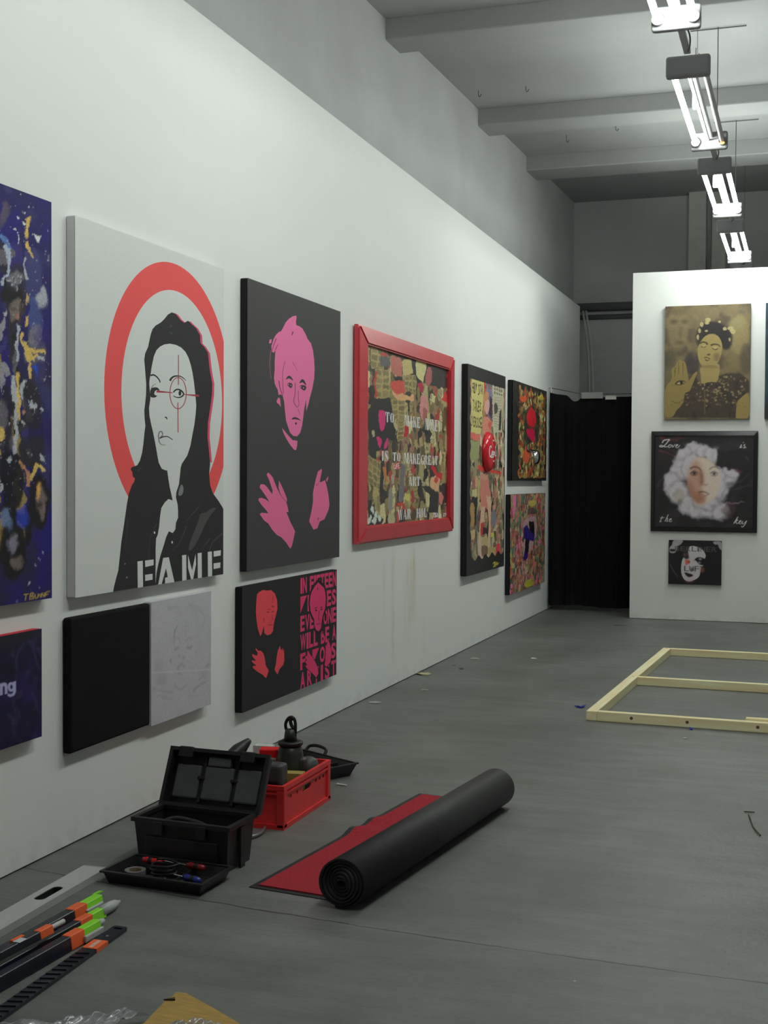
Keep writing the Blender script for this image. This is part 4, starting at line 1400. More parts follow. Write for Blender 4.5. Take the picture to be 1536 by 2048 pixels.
pc(c2, BKK, [(300, 380), (345, 360), (345, 900), (270, 920)])
pc(c2, C(196, 120, 70), [(330, 440), (390, 450), (400, 700), (360, 640)])
pc(c2, C(150, 146, 130), chaikin([(430, 780), (500, 760), (480, 1160), (420, 1150), (400, 950)]))
pc(c2, C(176, 170, 146), chaikin([(460, 580), (500, 560), (520, 640), (500, 720), (455, 660)]))
pc(c2, C(120, 114, 120), [(620, 370), (690, 420), (660, 1000), (580, 1000), (600, 700)])
pc(c2, C(206, 196, 110), [(680, 880), (770, 880), (770, 980), (680, 960)])
pc(c2, C(206, 70, 54), [(565, 1020), (660, 1015), (650, 1070), (570, 1070)])
pc(c2, C(212, 60, 72), [(508, 362), (602, 366), (602, 468), (508, 462)])
pc(c2, C(200, 44, 48), chaikin([(1090, 430), (1190, 400), (1190, 520), (1290, 540), (1280, 640), (1230, 640), (1160, 540)]))
pc(c2, C(226, 170, 130), [(1110, 600), (1180, 590), (1250, 640), (1220, 860), (1095, 740)])
pc(c2, C(206, 80, 70), chaikin(ell(1190, 650, 30, 60, 10)))
pc(c2, BKK, [(950, 760), (1080, 740), (1230, 880), (1220, 1170), (1050, 1180), (1100, 900)])
pc(c2, C(50, 46, 48), [(1240, 720), (1385, 700), (1380, 1020), (1260, 1000)])
pc(c2, C(206, 120, 110), chaikin(ell(1270, 940, 34, 90, 12)))
pc(c2, BKK, [(90, 960), (150, 960), (160, 1060), (330, 1290), (300, 1380), (90, 1385)])
for x, y in ((160, 1130), (215, 1200), (120, 1270), (190, 1300), (265, 1260), (95, 1300)):
    pc(c2, C(206, 222, 206), chaikin([(x, y - 75), (x + 36, y), (x + 6, y + 80), (x - 34, y)]))
pc(c2, C(186, 180, 140), chaikin(ell(470, 1270, 60, 90, 12)))
for g in text_loops('LIFE', *(lambda q: (q[0][0], q[1][0], q[1][1], q[0][1]))(c2([(515, 375), (598, 462)])), bold=.02):
    A.fill(C(236, 200, 196), *g)
A.warp(4, 24, 207, .1)
WH = C(226, 226, 224)
for crop, wd, x0, y0, x1, y1 in ((c1, 'TO', 372, 1085, 508, 1258), (c1, 'MAKE', 680, 1140, 932, 1335), (c1, 'MONEY', 1015, 1195, 1258, 1395), (c2, 'IS', 308, 172, 418, 345), (c2, 'TO', 488, 195, 615, 350), (c2, 'MAKE', 672, 205, 932, 392), (c2, 'GREAT', 945, 245, 1218, 408), (c2, 'ART', 748, 585, 930, 750), (c2, 'WAR', 572, 1112, 780, 1292), (c2, 'HOL', 878, 1095, 1042, 1258)):
    fat_word(A, crop, wd, x0, y0, x1, y1, WH)
for p in ([(1140, 1195), (1165, 1180), (1130, 1270)], [(1165, 1200), (1190, 1180), (1160, 1255)], [(1195, 1215), (1180, 1245), (1205, 1235)], [(1215, 1180), (1205, 1240), (1235, 1225), (1225, 1205)], [(1255, 1195), (1245, 1250), (1275, 1200)], [(1320, 1180), (1310, 1240)], [(1330, 1190), (1355, 1185), (1330, 1235)]):
    rs(A, c2, WH, p, 13, 9)
A.warp(.8, 60, 211, .16)
A.build('collage_sheet', PP, GLOSS, r)
settle(r)

# ---- tall narrow collage with the red button
PT = Plane('x', WALL_X + .06)
u0, u1, v0, v1 = 11.36, 12.9, 0.705, 2.66
r = hang('tall_collage', 'tall black-bordered newspaper collage with a round red enamel button', PT, u0, u1, v0)
W, H = 190, 330
A = Ras(u0, u1, v0, v1, W, H, C(34, 33, 35))
c1 = Crop(PT, 920, 720, 180 / 1418)
c2 = Crop(PT, 915, 960, 185 / 1536)
keep = A.a.copy()
pal2 = [C(176, 170, 130), C(150, 144, 110), C(120, 116, 96), C(196, 150, 120), C(180, 110, 96), C(70, 66, 64), C(206, 190, 160), C(110, 104, 84), C(140, 60, 56)]
collage(A, 320, pal2, 51, .06, .2, 1.4, .55)
collage(A, 400, pal2, 52, .03, .09, 1.4, .2)
pc(c1, C(206, 196, 124), [(188, 172), (380, 245), (362, 620), (350, 1000), (325, 1170), (170, 1145)])
for s_, ya, yb, xa, xb in (('FILM STAR', 350, 500, 192, 362), ('TAKES', 620, 760, 200, 330), ('OVERDOSE', 880, 1020, 172, 345)):
    q = c1([(xa, ya), (xb, yb + 60)])
    for g in text_loops(s_, q[0][0], q[1][0], q[1][1], q[0][1], bold=.01, gap=.1):
        A.fill(C(48, 42, 34), *g)
pc(c1, C(206, 50, 50), [(382, 245), (408, 250), (395, 520), (378, 600)])
pc(c1, C(186, 180, 190), [(405, 255), (520, 300), (510, 440), (400, 400)])
pc(c1, C(120, 104, 116), [(405, 340), (515, 385), (515, 440), (405, 405)])
pc(c1, C(206, 200, 200), [(405, 270), (515, 310), (515, 345), (405, 310)])
pc(c1, C(130, 124, 150), [(420, 430), (510, 460), (500, 960), (440, 860)])
pc(c1, C(70, 50, 70), [(470, 560), (510, 640), (500, 940), (455, 860)])
pc(c1, C(192, 188, 160), [(520, 300), (690, 360), (665, 1140), (520, 1160)])
for y in (390, 440, 500):
    for k in range(4):
        x = 540 + k * 34
        pc(c1, C(90, 84, 74), [(x, y + k * 8), (x + 24, y + 6 + k * 8), (x + 24, y + 40 + k * 8), (x, y + 34 + k * 8)], alpha=.85)
for k in range(12):
    pc(c1, C(120, 116, 100), [(535, 580 + k * 42), (660, 600 + k * 42), (660, 612 + k * 42), (535, 592 + k * 42)], alpha=.6)
pc(c1, C(80, 78, 74), chaikin([(540, 690), (585, 680), (600, 800), (560, 880), (535, 800)]))
pc(c1, C(70, 66, 60), [(620, 800), (655, 780), (645, 1110), (610, 1100)])
pc(c1, C(196, 140, 96), chaikin([(385, 510), (440, 480), (460, 560), (400, 700), (380, 880), (365, 900), (365, 620)]))
pc(c1, C(216, 170, 154), chaikin([(400, 620), (460, 610), (470, 720), (440, 860), (400, 850), (385, 740)]))
pc(c1, C(212, 140, 116), [(380, 900), (440, 880), (510, 980), (480, 1150), (350, 1160), (360, 980)])
pc(c1, C(206, 100, 92), [(460, 950), (505, 980), (480, 1110), (440, 1040)])
pc(c1, C(226, 110, 96), [(165, 1140), (320, 1180), (300, 1270), (165, 1240)])
pc(c1, C(150, 160, 110), [(150, 1270), (300, 1280), (300, 1550), (150, 1580)])
pc(c1, C(226, 66, 60), [(280, 1650), (650, 1770), (650, 1795), (300, 1745)])
pc(c1, C(206, 150, 130), [(310, 1760), (440, 1790), (450, 2050), (330, 2050)])
pc(c2, C(206, 130, 116), [(370, 0), (520, 0), (550, 270), (540, 500), (470, 480), (400, 500), (375, 250)])
pc(c2, C(214, 176, 150), [(400, 450), (460, 440), (440, 700), (380, 1000), (350, 1000)])
pc(c2, C(214, 176, 150), [(470, 240), (555, 290), (545, 900), (525, 1240), (490, 1240), (520, 700), (500, 420)])
pc(c2, C(180, 176, 110), [(340, 0), (375, 0), (360, 400), (320, 600)])
pc(c2, C(200, 196, 140), [(245, 160), (320, 150), (320, 270), (245, 280)])
pc(c2, C(40, 38, 42), [(190, 280), (340, 290), (300, 760), (190, 740)])
pc(c2, C(176, 140, 90), chaikin([(205, 370), (285, 390), (285, 640), (270, 780), (210, 760), (195, 560)]))
pc(c2, C(226, 120, 110), [(190, 300), (235, 295), (215, 385), (185, 370)])
pc(c2, C(196, 176, 130), chaikin([(170, 780), (230, 860), (290, 800), (290, 980), (200, 1000), (165, 950)]))
pc(c2, C(120, 126, 132), chaikin([(560, 500), (640, 480), (650, 680), (600, 820), (555, 700)]))
pc(c2, C(60, 30, 30), [(420, 790), (490, 800), (490, 900), (420, 900)])
pc(c2, C(196, 60, 60), [(390, 720), (430, 700), (420, 900), (380, 930)])
pc(c2, C(196, 190, 90), [(550, 880), (610, 870), (610, 950), (550, 960)])
pc(c2, C(190, 170, 120), [(380, 950), (500, 930), (505, 1240), (390, 1290)])
pc(c2, C(130, 100, 80), chaikin(ell(450, 1180, 55, 110, 14)))
pc(c2, C(206, 180, 160), [(340, 1000), (400, 960), (400, 1250), (470, 1360), (350, 1350)])
pc(c2, C(180, 160, 106), [(515, 1120), (640, 1110), (620, 1310), (510, 1330)])
pc(c2, C(206, 70, 80), [(640, 1060), (705, 1050), (700, 1290), (625, 1310)])
pc(c2, C(206, 60, 110), [(150, 1230), (200, 1220), (200, 1310), (155, 1310)])
A.warp(2.5, 30, 221, .15)
# black border comes back round the pasted area
UU, VV = np.meshgrid(np.linspace(u0, u1, W), np.linspace(v0, v1, H))
il = np.interp(VV, [0.86, 1.2, 2.52], [u0 + .17, u0 + .13, u0 + .10])
msk = ((UU < il + .02 * np.sin(VV * 37)) | (UU > u1 - .03) | (VV > v1 - .125) | (VV < v0 + .15 + .02 * np.sin(UU * 23))).astype(float)
A.a = A.a * (1 - msk[..., None]) + keep * msk[..., None]
for p in ([(585, 1390), (625, 1360), (610, 1430)], [(630, 1370), (620, 1410), (650, 1400)], [(655, 1360), (650, 1410), (690, 1370)], [(590, 1440), (640, 1430)]):
    rs(A, c2, C(200, 190, 70), p, 14, 10)
A.build('collage_sheet', PT, GLOSS, r)
canvas_body('canvas_wrap', PT, u0, u1, v0, v1, .06, body_mat('black_frame_edge', C(30, 30, 31)), r)
q = c1([(300, 1450), (515, 1440), (410, 1130), (412, 1762)])
du, dv, rad = (q[0][0] + q[1][0]) / 2 + .03, (q[2][1] + q[3][1]) / 2, (q[2][1] - q[3][1]) / 2
prof = [(0, .075)] + [(rad * .93 * math.sin(t), .035 + .04 * math.cos(t)) for t in np.linspace(.15, 1.57, 8)] + [(rad, .02), (rad, .0), (rad * .9, .0), (0, .0)]
db = obj('enamel_button', lathe(bmesh.new(), prof, 48), mat('red_enamel', C(200, 30, 44), .18, spec=.6), r, PT.co(du, dv, .0005), (0, math.radians(90), 0), True)


def dome(x, y):
    rr = min(1, math.hypot(x, y) / (rad * .93))
    return .035 + .04 * math.cos(math.asin(rr)) + .0015


# script lettering laid on the dome (x right, y up, in radii)
SCR = [[(-.52, .2), (-.6, .3), (-.74, .2), (-.8, -.05), (-.7, -.26), (-.55, -.2)], [(-.46, -.02), (-.52, -.14), (-.42, -.2), (-.36, -.06), (-.42, .04), (-.46, -.02)], [(-.2, .02), (-.28, .0), (-.3, -.14), (-.2, -.18)], [(-.04, .0), (-.14, -.02), (-.14, -.16), (-.04, -.1), (-.03, .02), (-.02, -.16), (.04, -.16)], [(.06, -.04), (.14, -.04)], [(.42, .2), (.34, .32), (.2, .2), (.16, -.02), (.22, -.24), (.4, -.18)], [(.46, -.02), (.4, -.14), (.5, -.2), (.56, -.06), (.5, .04), (.46, -.02)], [(.6, -.12), (.68, .28), (.62, .3), (.62, -.1), (.68, -.18)], [(.84, .0), (.74, -.02), (.72, -.16), (.82, -.1), (.84, .02), (.85, -.16), (.9, -.14)], [(-.72, -.26), (-.4, -.3), (-.1, -.26)]]
for i, ln in enumerate(SCR):
    pts = smooth_pts(ln, 4)
    bm = bmesh.new()
    wv = []
    P = [np.array(p) * rad * .92 for p in pts]
    for k in range(len(P)):
        t = P[min(k + 1, len(P) - 1)] - P[max(k - 1, 0)]
        t = t / (np.linalg.norm(t) + 1e-9)
        nn = np.array([-t[1], t[0]]) * rad * .035
        for s_ in (1, -1):
            pp = P[k] + nn * s_
            wv.append(bm.verts.new((-pp[1], pp[0], dome(pp[0], pp[1]))))
    for k in range(len(P) - 1):
        bm.faces.new((wv[2 * k], wv[2 * k + 1], wv[2 * k + 3], wv[2 * k + 2]))
    obj('script_stroke', bm, mat('white_enamel', (.8, .8, .78), .3), db)
for y in (.52, -.5):
    for k in range(4):
        x = -.16 + k * .085
        bm = bmesh.new()
        pp = [(x, y), (x + .06, y), (x + .06, y + .085), (x, y + .085)]
        bm.faces.new([bm.verts.new((-b_ * rad, a_ * rad, dome(a_ * rad, b_ * rad))) for a_, b_ in pp])
        obj('small_letter', bm, MATS['white_enamel'], db)
settle(r)

# ---- two small collages
PS = Plane('x', WALL_X + .055)
u0, u1, v0, v1 = 13.26, 15.13, 1.588, 2.657
r = hang('small_collage', 'small dark-bordered collage with a red shape and a silver metal bowl', PS, u0, u1, v0)
W, H = 170, 190
A = Ras(u0, u1, v0, v1, W, H, C(40, 38, 36))
keep = A.a.copy()
pal3 = [C(170, 150, 80), C(140, 124, 74), C(176, 80, 50), C(70, 70, 50), C(186, 176, 120), C(44, 40, 38), C(96, 104, 70), C(150, 60, 50), C(110, 90, 60)]
collage(A, 420, pal3, 61, .06, .2, .9, .3)
collage(A, 700, pal3, 62, .03, .09, .8, .1)
c1 = Crop(PS, 920, 720, 180 / 1418)
pc(c1, C(52, 48, 48), chaikin([(1040, 720), (1200, 740), (1260, 800), (1240, 1300), (1120, 1300), (1010, 1380), (1010, 1100)]), alpha=.8)
pc(c1, C(200, 40, 50), chaikin([(1070, 770), (1150, 750), (1195, 850), (1195, 1000), (1170, 1060), (1070, 1040), (1050, 900)]))
pc(c1, C(190, 30, 70), chaikin([(1060, 1070), (1170, 1090), (1180, 1260), (1160, 1310), (1110, 1260), (1050, 1170)]))
pc(c1, C(200, 90, 60), chaikin([(990, 1440), (1080, 1430), (1110, 1560), (1030, 1640), (990, 1560)]))
pc(c1, C(206, 90, 50), chaikin([(950, 570), (1060, 570), (1040, 660), (950, 650)]))
pc(c1, C(190, 170, 70), chaikin([(1230, 520), (1320, 560), (1310, 640), (1230, 610)]))
UU, VV = np.meshgrid(np.linspace(0, 1, W), np.linspace(0, 1, H))
nn = .03 * np.sin(VV * 60) * np.sin(VV * 17)
msk = ((UU < .17 + nn) | (UU > .96 + nn * .3) | (VV > .95 + .03 * np.sin(UU * 40)) | (VV < .03)).astype(float)
A.a = A.a * (1 - msk[..., None]) + keep * msk[..., None]
A.warp(3, 30, 231, .25)
A.build('collage_sheet', PS, GLOSS, r, relief=.008 * vnoise(H, W, 20, 3, 4) - .004)
canvas_body('canvas_wrap', PS, u0, u1, v0, v1, .055, MATS['black_frame_edge'], r, h=-.006)
q = c1([(1185, 1530)])[0]
obj('metal_bowl', lathe(bmesh.new(), [(0, .05)] + [(.085 * math.sin(t), .05 * math.cos(t)) for t in np.linspace(.2, 1.57, 7)] + [(.09, -.004), (.075, -.004), (0, -.004)], 28), mat('steel', (.7, .7, .7), .22, 1.0), r, PS.co(q[0], q[1], .006), (0, math.radians(90), 0), True)
p1 = c1([(1060, 1415), (1180, 1435)])
obj('bowl_handle', tube(bmesh.new(), [PS.co(p1[0][0], p1[0][1], .014), PS.co(p1[1][0], p1[1][1], .014)], .01, 8), MATS['steel'], r)
settle(r)

u0, u1, v0, v1 = 13.2, 15.09, 0.375, 1.441
r = hang('small_collage', 'lower small collage of pink and green scraps round a dark blue shape', PS, u0, u1, v0)
A = Ras(u0, u1, v0, v1, W, H, C(120, 96, 90))
pal4 = [C(190, 110, 110), C(150, 70, 70), C(120, 130, 90), C(170, 160, 96), C(90, 100, 90), C(196, 150, 130), C(90, 70, 60), C(206, 110, 140), C(150, 140, 110), C(84, 110, 100), C(180, 90, 60)]
collage(A, 460, pal4, 71, .06, .2, .9, .3)
collage(A, 700, pal4, 72, .03, .09, .8, .1)
c2 = Crop(PS, 915, 960, 185 / 1536)
pc(c2, C(214, 120, 160), [(920, 250), (975, 250), (960, 560), (915, 600)])
pc(c2, C(176, 140, 146), chaikin([(1110, 640), (1290, 590), (1320, 700), (1290, 1010), (1120, 1330), (1085, 1300), (1110, 980), (1085, 760)]))
pc(c2, C(60, 64, 66), [(1170, 470), (1310, 470), (1310, 570), (1170, 570)], alpha=.8)
pc(c2, C(30, 26, 28), [(1180, 690), (1265, 680), (1285, 900), (1240, 900), (1200, 830)])
pc(c2, C(44, 30, 110), [(1095, 790), (1150, 740), (1210, 850), (1280, 900), (1270, 1020), (1180, 1010), (1100, 970)])
pc(c2, C(26, 22, 34), [(1130, 980), (1200, 1000), (1170, 1250), (1110, 1270)])
pc(c2, C(60, 26, 110), [(1120, 1180), (1180, 1240), (1140, 1340), (1085, 1330)])
pc(c2, C(176, 170, 60), chaikin([(1110, 1690), (1230, 1640), (1280, 1700), (1220, 1780), (1120, 1780)]))
pc(c2, C(190, 180, 80), chaikin([(1170, 340), (1290, 320), (1300, 430), (1180, 450)]), alpha=.8)
A.warp(3, 30, 241, .25)
A.build('collage_sheet', PS, GLOSS, r, relief=.008 * vnoise(H, W, 20, 3, 5) - .004)
canvas_body('canvas_wrap', PS, u0, u1, v0, v1, .055, MATS['black_frame_edge'], r, h=-.006)
settle(r)

# ================================================================== pictures on the far partition
KP = 1.3
PG = Plane('y', PART_Y - .045)
# ---- gold portrait
q = [PG.uv(*p) for p in ((1331, 611), (1502, 609), (1498.5, 838), (1328, 838))]
u0, u1, v0, v1 = (q[0][0] + q[3][0]) / 2, (q[1][0] + q[2][0]) / 2, (q[2][1] + q[3][1]) / 2, (q[0][1] + q[1][1]) / 2
r = hang('canvas_painting', 'gold-toned canvas of a woman with flowers in her hair and one raised palm', PG, u0, u1, v0)
W, H = 200, 270
A = Ras(u0, u1, v0, v1, W, H, C(124, 108, 72))
A.bl = .5
c1 = Crop(PG, 1320, 600, 190 / 1536)
GO, GD, DK, OL = C(164, 142, 74), C(148, 126, 62), C(62, 56, 52), C(104, 92, 66)
n1, n2 = vnoise(H, W, 5, 5, 81), vnoise(H, W, 16, 3, 82)
A.mix(np.clip((n1 - .47) * 6, 0, 1) * .8, C(88, 76, 62))
A.mix(np.clip((.45 - n2) * 4, 0, 1) * .4, C(140, 124, 80))
for x, y, a, b, col, al in ((290, 450, 170, 380, C(138, 120, 78), .75), (225, 350, 70, 34, C(84, 72, 52), .85), (400, 350, 60, 34, C(88, 76, 54), .8), (330, 530, 26, 110, C(108, 92, 60), .8), (320, 690, 80, 22, C(80, 68, 50), .8), (320, 800, 110, 20, C(96, 84, 60), .6), (300, 190, 150, 60, C(104, 92, 62), .6), (1280, 560, 170, 330, C(152, 134, 80), .8), (1330, 190, 60, 25, C(90, 90, 80), .8), (1230, 380, 120, 90, C(150, 142, 92), .6), (1150, 1050, 140, 180, C(128, 112, 66), .6), (520, 1020, 130, 190, C(66, 60, 62), .85), (1390, 950, 100, 260, C(84, 74, 62), .7), (150, 950, 110, 160, C(82, 76, 58), .7), (120, 1250, 90, 200, C(96, 92, 62), .6), (560, 620, 60, 320, C(112, 98, 70), .6)):
    blob(A, c1, col, x, y, a, b, 6, al)
blob(A, c1, C(50, 46, 48), 850, 540, 250, 200, 3, .97)
blob(A, c1, C(50, 46, 48), 1065, 620, 110, 190, 3, .97)
blob(A, c1, C(60, 54, 52), 640, 620, 60, 140, 3, .9)
dress = [(650, 1370), (560, 1180), (480, 1260), (520, 1420), (400, 1500), (380, 1650), (260, 1790), (180, 1900), (1230, 1910), (1240, 1640), (1440, 1480), (1440, 1300), (1300, 1190), (1080, 1180), (960, 1220), (930, 1330), (800, 1320)]
A.fill(C(76, 64, 52), c1(dress), soft=2)
A.mix(blur((A.cover([c1(dress)]) and (lambda rr: (lambda m: (m.__setitem__((slice(rr[0][1], rr[0][3]), slice(rr[0][0], rr[0][2])), rr[1]), m)[1])(np.zeros((H, W))))(A.cover([c1(dress)]))), 1) * np.clip((n2 - .5) * 5, 0, 1) * .7, C(58, 52, 48))
g_ = np.random.default_rng(83)
for k in range(150):
    x, y = g_.uniform(430, 1420), g_.uniform(1190, 1720)
    if y > 1200 + abs(x - 1000) * .2 and not (x < 600 and y < 1400):
        blob(A, c1, C(*[(150, 128, 80), (130, 106, 84), (118, 104, 60), (160, 140, 96)][k % 4]), x, y, g_.uniform(8, 24), g_.uniform(8, 22), 1, .75)
for k in range(18):
    blob(A, c1, C(120, 96, 66), 420 + k * 50, 1640 + 20 * math.sin(k), 14, 7, 0, .7)
rs(A, c1, C(130, 112, 66), [(720, 1470), (725, 1860)], 12, 10, 1, .7)
A.fill(GO, c1(chaikin([(640, 1060), (660, 1250), (670, 1370), (800, 1320), (930, 1330), (960, 1200), (970, 1040), (900, 1030)])))
A.fill(GO, c1(chaikin([(850, 540), (760, 560), (690, 620), (650, 690), (605, 780), (610, 880), (630, 1000), (680, 1060), (760, 1092), (850, 1085), (930, 1030), (975, 930), (1000, 820), (1010, 740), (985, 650), (940, 580)], 2)))
blob(A, c1, C(112, 92, 66), 915, 920, 50, 70, 4, .7)
blob(A, c1, C(122, 102, 58), 800, 1080, 150, 24, 3, .7)
for p, a, b in (([(645, 705), (690, 680), (740, 690), (775, 720)], 22, 26), ([(820, 735), (870, 715), (930, 722), (975, 755)], 28, 16), ([(665, 745), (700, 770), (745, 755)], 14, 12), ([(845, 775), (890, 805), (940, 785)], 16, 12), ([(760, 880), (785, 895), (815, 878)], 22, 16), ([(715, 935), (760, 928), (815, 955)], 16, 14), ([(730, 965), (770, 980), (800, 965)], 20, 12), ([(775, 870), (800, 880)], 14, 10)):
    rs(A, c1, C(62, 54, 44), p, a, b, 1, .9)
blob(A, c1, C(176, 158, 100), 705, 735, 34, 20, 1, .8)
blob(A, c1, C(184, 170, 120), 890, 768, 36, 20, 1, .8)
blob(A, c1, C(120, 100, 60), 1020, 880, 24, 40, 1, .8)
for x, y, a, b in ((775, 320, 45, 34), (760, 370, 36, 26), (675, 395, 30, 36), (640, 500, 22, 36), (612, 600, 20, 44), (962, 352, 22, 18), (750, 500, 26, 16), (1050, 465, 34, 30), (1140, 460, 50, 34), (1180, 510, 40, 40), (1125, 640, 16, 30), (1150, 500, 20, 20)):
    blob(A, c1, C(186, 170, 108), x, y, a, b, 1, .85)
hand = [(320, 958), (275, 1005), (250, 1080), (205, 1090), (185, 1150), (195, 1290), (110, 1370), (80, 1480), (60, 1880), (180, 1902), (240, 1850), (260, 1780), (340, 1720), (380, 1620), (400, 1500), (480, 1480), (510, 1400), (560, 1280), (612, 1170), (580, 1150), (490, 1270), (465, 1310), (440, 1150), (420, 1030), (390, 985), (345, 985)]
A.fill(GD, c1(chaikin(hand)))
for p in ([(245, 1090), (238, 1240)], [(300, 1010), (305, 1210)], [(370, 1010), (372, 1215)], [(200, 1640), (290, 1670), (370, 1600)], [(180, 1690), (220, 1720)]):
    rs(A, c1, C(92, 78, 44), p, 14, 9, 1, .8)
rs(A, c1, C(44, 38, 34), [(245, 1360), (300, 1315), (380, 1310), (415, 1330)], 20, 10)
rs(A, c1, C(60, 52, 40), [(250, 1365), (330, 1370), (400, 1345)], 14, 8)
blob(A, c1, C(44, 38, 36), 345, 1338, 26, 26, 1, .95)
blob(A, c1, C(180, 168, 130), 305, 1348, 20, 12, 0, .9)
A.fill(C(158, 132, 62), c1(chaikin([(1420, 1490), (1330, 1560), (1250, 1640), (1230, 1800), (1222, 1930), (1450, 1930), (1450, 1600)])))
A.warp(1.0, 40, 251, .14)
A.a = (A.a * .8 + A.a.mean(-1, keepdims=True) * .2) * .84
A.build('painted_front', PG, PAINT, r)
canvas_body('canvas_wrap', PG, u0, u1, v0, v1, .045, body_mat('brown_canvas_edge', C(92, 78, 60)), r)
settle(r)

# ---- black framed flower face
PL = Plane('y', PART_Y - .05)
PLp = Plane('y', PART_Y - .03)
q = [PL.uv(*p) for p in ((1304, 861), (1517, 863), (1512.5, 1067), (1299.5, 1061))]
o_ = ((q[0][0] + q[3][0]) / 2, (q[1][0] + q[2][0]) / 2, (q[2][1] + q[3][1]) / 2, (q[0][1] + q[1][1]) / 2)
i_ = (o_[0] + .045, o_[1] - .045, o_[2] + .055, o_[3] - .055)
PW = Plane('y', PART_Y)
r = hang('framed_picture', 'black framed picture of a face inside a white flower with script words', PW, o_[0], o_[1], o_[2])
rails(r, PW, o_, i_, .002, .05, mat('black_gloss_frame', (.016, .016, .017), .22, spec=.6), lip=.01, bev=.008)
W, H = 230, 220
A = Ras(i_[0] - .01, i_[1] + .01, i_[2] - .01, i_[3] + .01, W, H, C(38, 36, 38))
A.bl = .5
c1 = Crop(PLp, 1290, 850, 235 / 1536)
n1 = vnoise(H, W, 6, 5, 91)
A.mix(np.clip((n1 - .52) * 4, 0, 1) * .5, C(62, 56, 60))
for p, col, al in (([(210, 160), (340, 190), (520, 170)], C(120, 50, 56), .5), ([(180, 350), (300, 380), (430, 420)], C(120, 60, 70), .5), ([(180, 260), (400, 350)], C(90, 60, 64), .4), ([(1000, 560), (1200, 600), (1260, 600)], C(140, 60, 90), .6), ([(1040, 1010), (1200, 1030), (1320, 1020)], C(160, 130, 150), .6), ([(1040, 500), (1200, 430), (1320, 330)], C(100, 96, 100), .4), ([(1150, 780), (1380, 640)], C(76, 66, 76), .5), ([(1100, 850), (1400, 790)], C(80, 70, 80), .5), ([(1170, 540), (1300, 420), (1340, 480)], C(96, 92, 96), .6), ([(140, 790), (230, 720)], C(80, 78, 80), .4)):
    rs(A, c1, col, p, 26, 10, 2, al)
WF, WS = C(196, 190, 196), C(150, 146, 152)
petals = [(640, 330, 150, 110), (520, 430, 110, 150), (760, 350, 120, 90), (880, 400, 100, 110), (460, 600, 130, 140), (360, 760, 120, 150), (430, 880, 150, 160), (560, 1040, 130, 130), (700, 1120, 140, 110), (830, 1120, 130, 120), (980, 1120, 120, 130), (1080, 680, 130, 110), (1140, 640, 80, 70), (1020, 860, 80, 110), (620, 560, 160, 200), (800, 980, 200, 150), (960, 760, 110, 230)]
for i, (x, y, a, b) in enumerate(petals):
    blob(A, c1, WS, x, y, a, b, 4, .8)
    blob(A, c1, WF, x - 8, y - 10, a * .82, b * .8, 4, .85)
for i in range(40):
    t = i / 40 * 6.283
    x, y = 720 + 400 * math.cos(t), 720 + 420 * math.sin(t)
    rs(A, c1, C(120, 116, 120) if i % 2 else C(214, 208, 212), [(x, y), (720 + 300 * math.cos(t + .1), 720 + 320 * math.sin(t + .1))], 26, 12, 3, .3)
blob(A, c1, C(90, 70, 60), 470, 1010, 40, 50, 4, .6)
blob(A, c1, C(150, 140, 110), 430, 900, 70, 90, 5, .4)
blob(A, c1, C(80, 60, 64), 1090, 1120, 90, 110, 5, .6)
A.fill(C(38, 36, 38), c1([(975, 330), (1400, 330), (1200, 560), (985, 560), (940, 530)]), soft=2, alpha=.95)
A.warp(7, 14, 261)
A.bl = 1.0
face = chaikin([(720, 415), (640, 440), (590, 520), (565, 640), (558, 750), (585, 860), (625, 960), (680, 1030), (740, 1060), (830, 1010), (920, 960), (970, 850), (985, 740), (975, 620), (930, 540), (860, 470), (790, 425)], 2)
A.fill(C(206, 190, 176), c1(face), soft=2)
sh_ = chaikin([(600, 500), (690, 440), (740, 560), (760, 680), (760, 780), (740, 900), (780, 1020), (700, 1040), (620, 950), (570, 820), (560, 660)], 2)
A.fill(C(176, 130, 108), c1(sh_), soft=6, alpha=.85)
A.fill(C(126, 78, 60), c1(chaikin([(700, 600), (755, 610), (765, 700), (755, 790), (715, 790), (725, 690)], 1)), soft=3, alpha=.9)
A.fill(C(150, 96, 74), c1(chaikin([(570, 640), (600, 760), (650, 900), (740, 1030), (680, 1040), (600, 920), (560, 760)], 1)), soft=4, alpha=.9)
A.fill(C(150, 90, 66), c1(chaikin([(670, 860), (750, 870), (800, 960), (770, 1040), (700, 1000)], 1)), soft=4, alpha=.7)
for p, a, b, col in (([(585, 575), (640, 548), (700, 560), (740, 605)], 20, 14, (66, 44, 40)), ([(835, 585), (880, 552), (940, 550), (980, 580)], 14, 14, (120, 100, 96)), ([(590, 640), (640, 605), (690, 630)], 20, 14, (40, 30, 32)), ([(600, 650), (650, 660), (690, 640)], 12, 10, (50, 36, 36)), ([(850, 635), (900, 610), (955, 635)], 16, 12, (70, 60, 66)), ([(860, 655), (910, 668), (955, 645)], 10, 8, (90, 80, 84)), ([(770, 775), (800, 785), (825, 770)], 14, 12, (150, 110, 100)), ([(700, 880), (770, 872), (840, 905)], 18, 12, (90, 56, 54)), ([(720, 925), (780, 930), (830, 905)], 30, 14, (170, 120, 116))):
    rs(A, c1, C(*col), p, a, b, 1, .9)
blob(A, c1, C(26, 22, 26), 645, 632, 22, 22, 1, .95)
blob(A, c1, C(60, 56, 66), 905, 638, 22, 22, 1, .95)
SCRIPT = C(196, 196, 196)
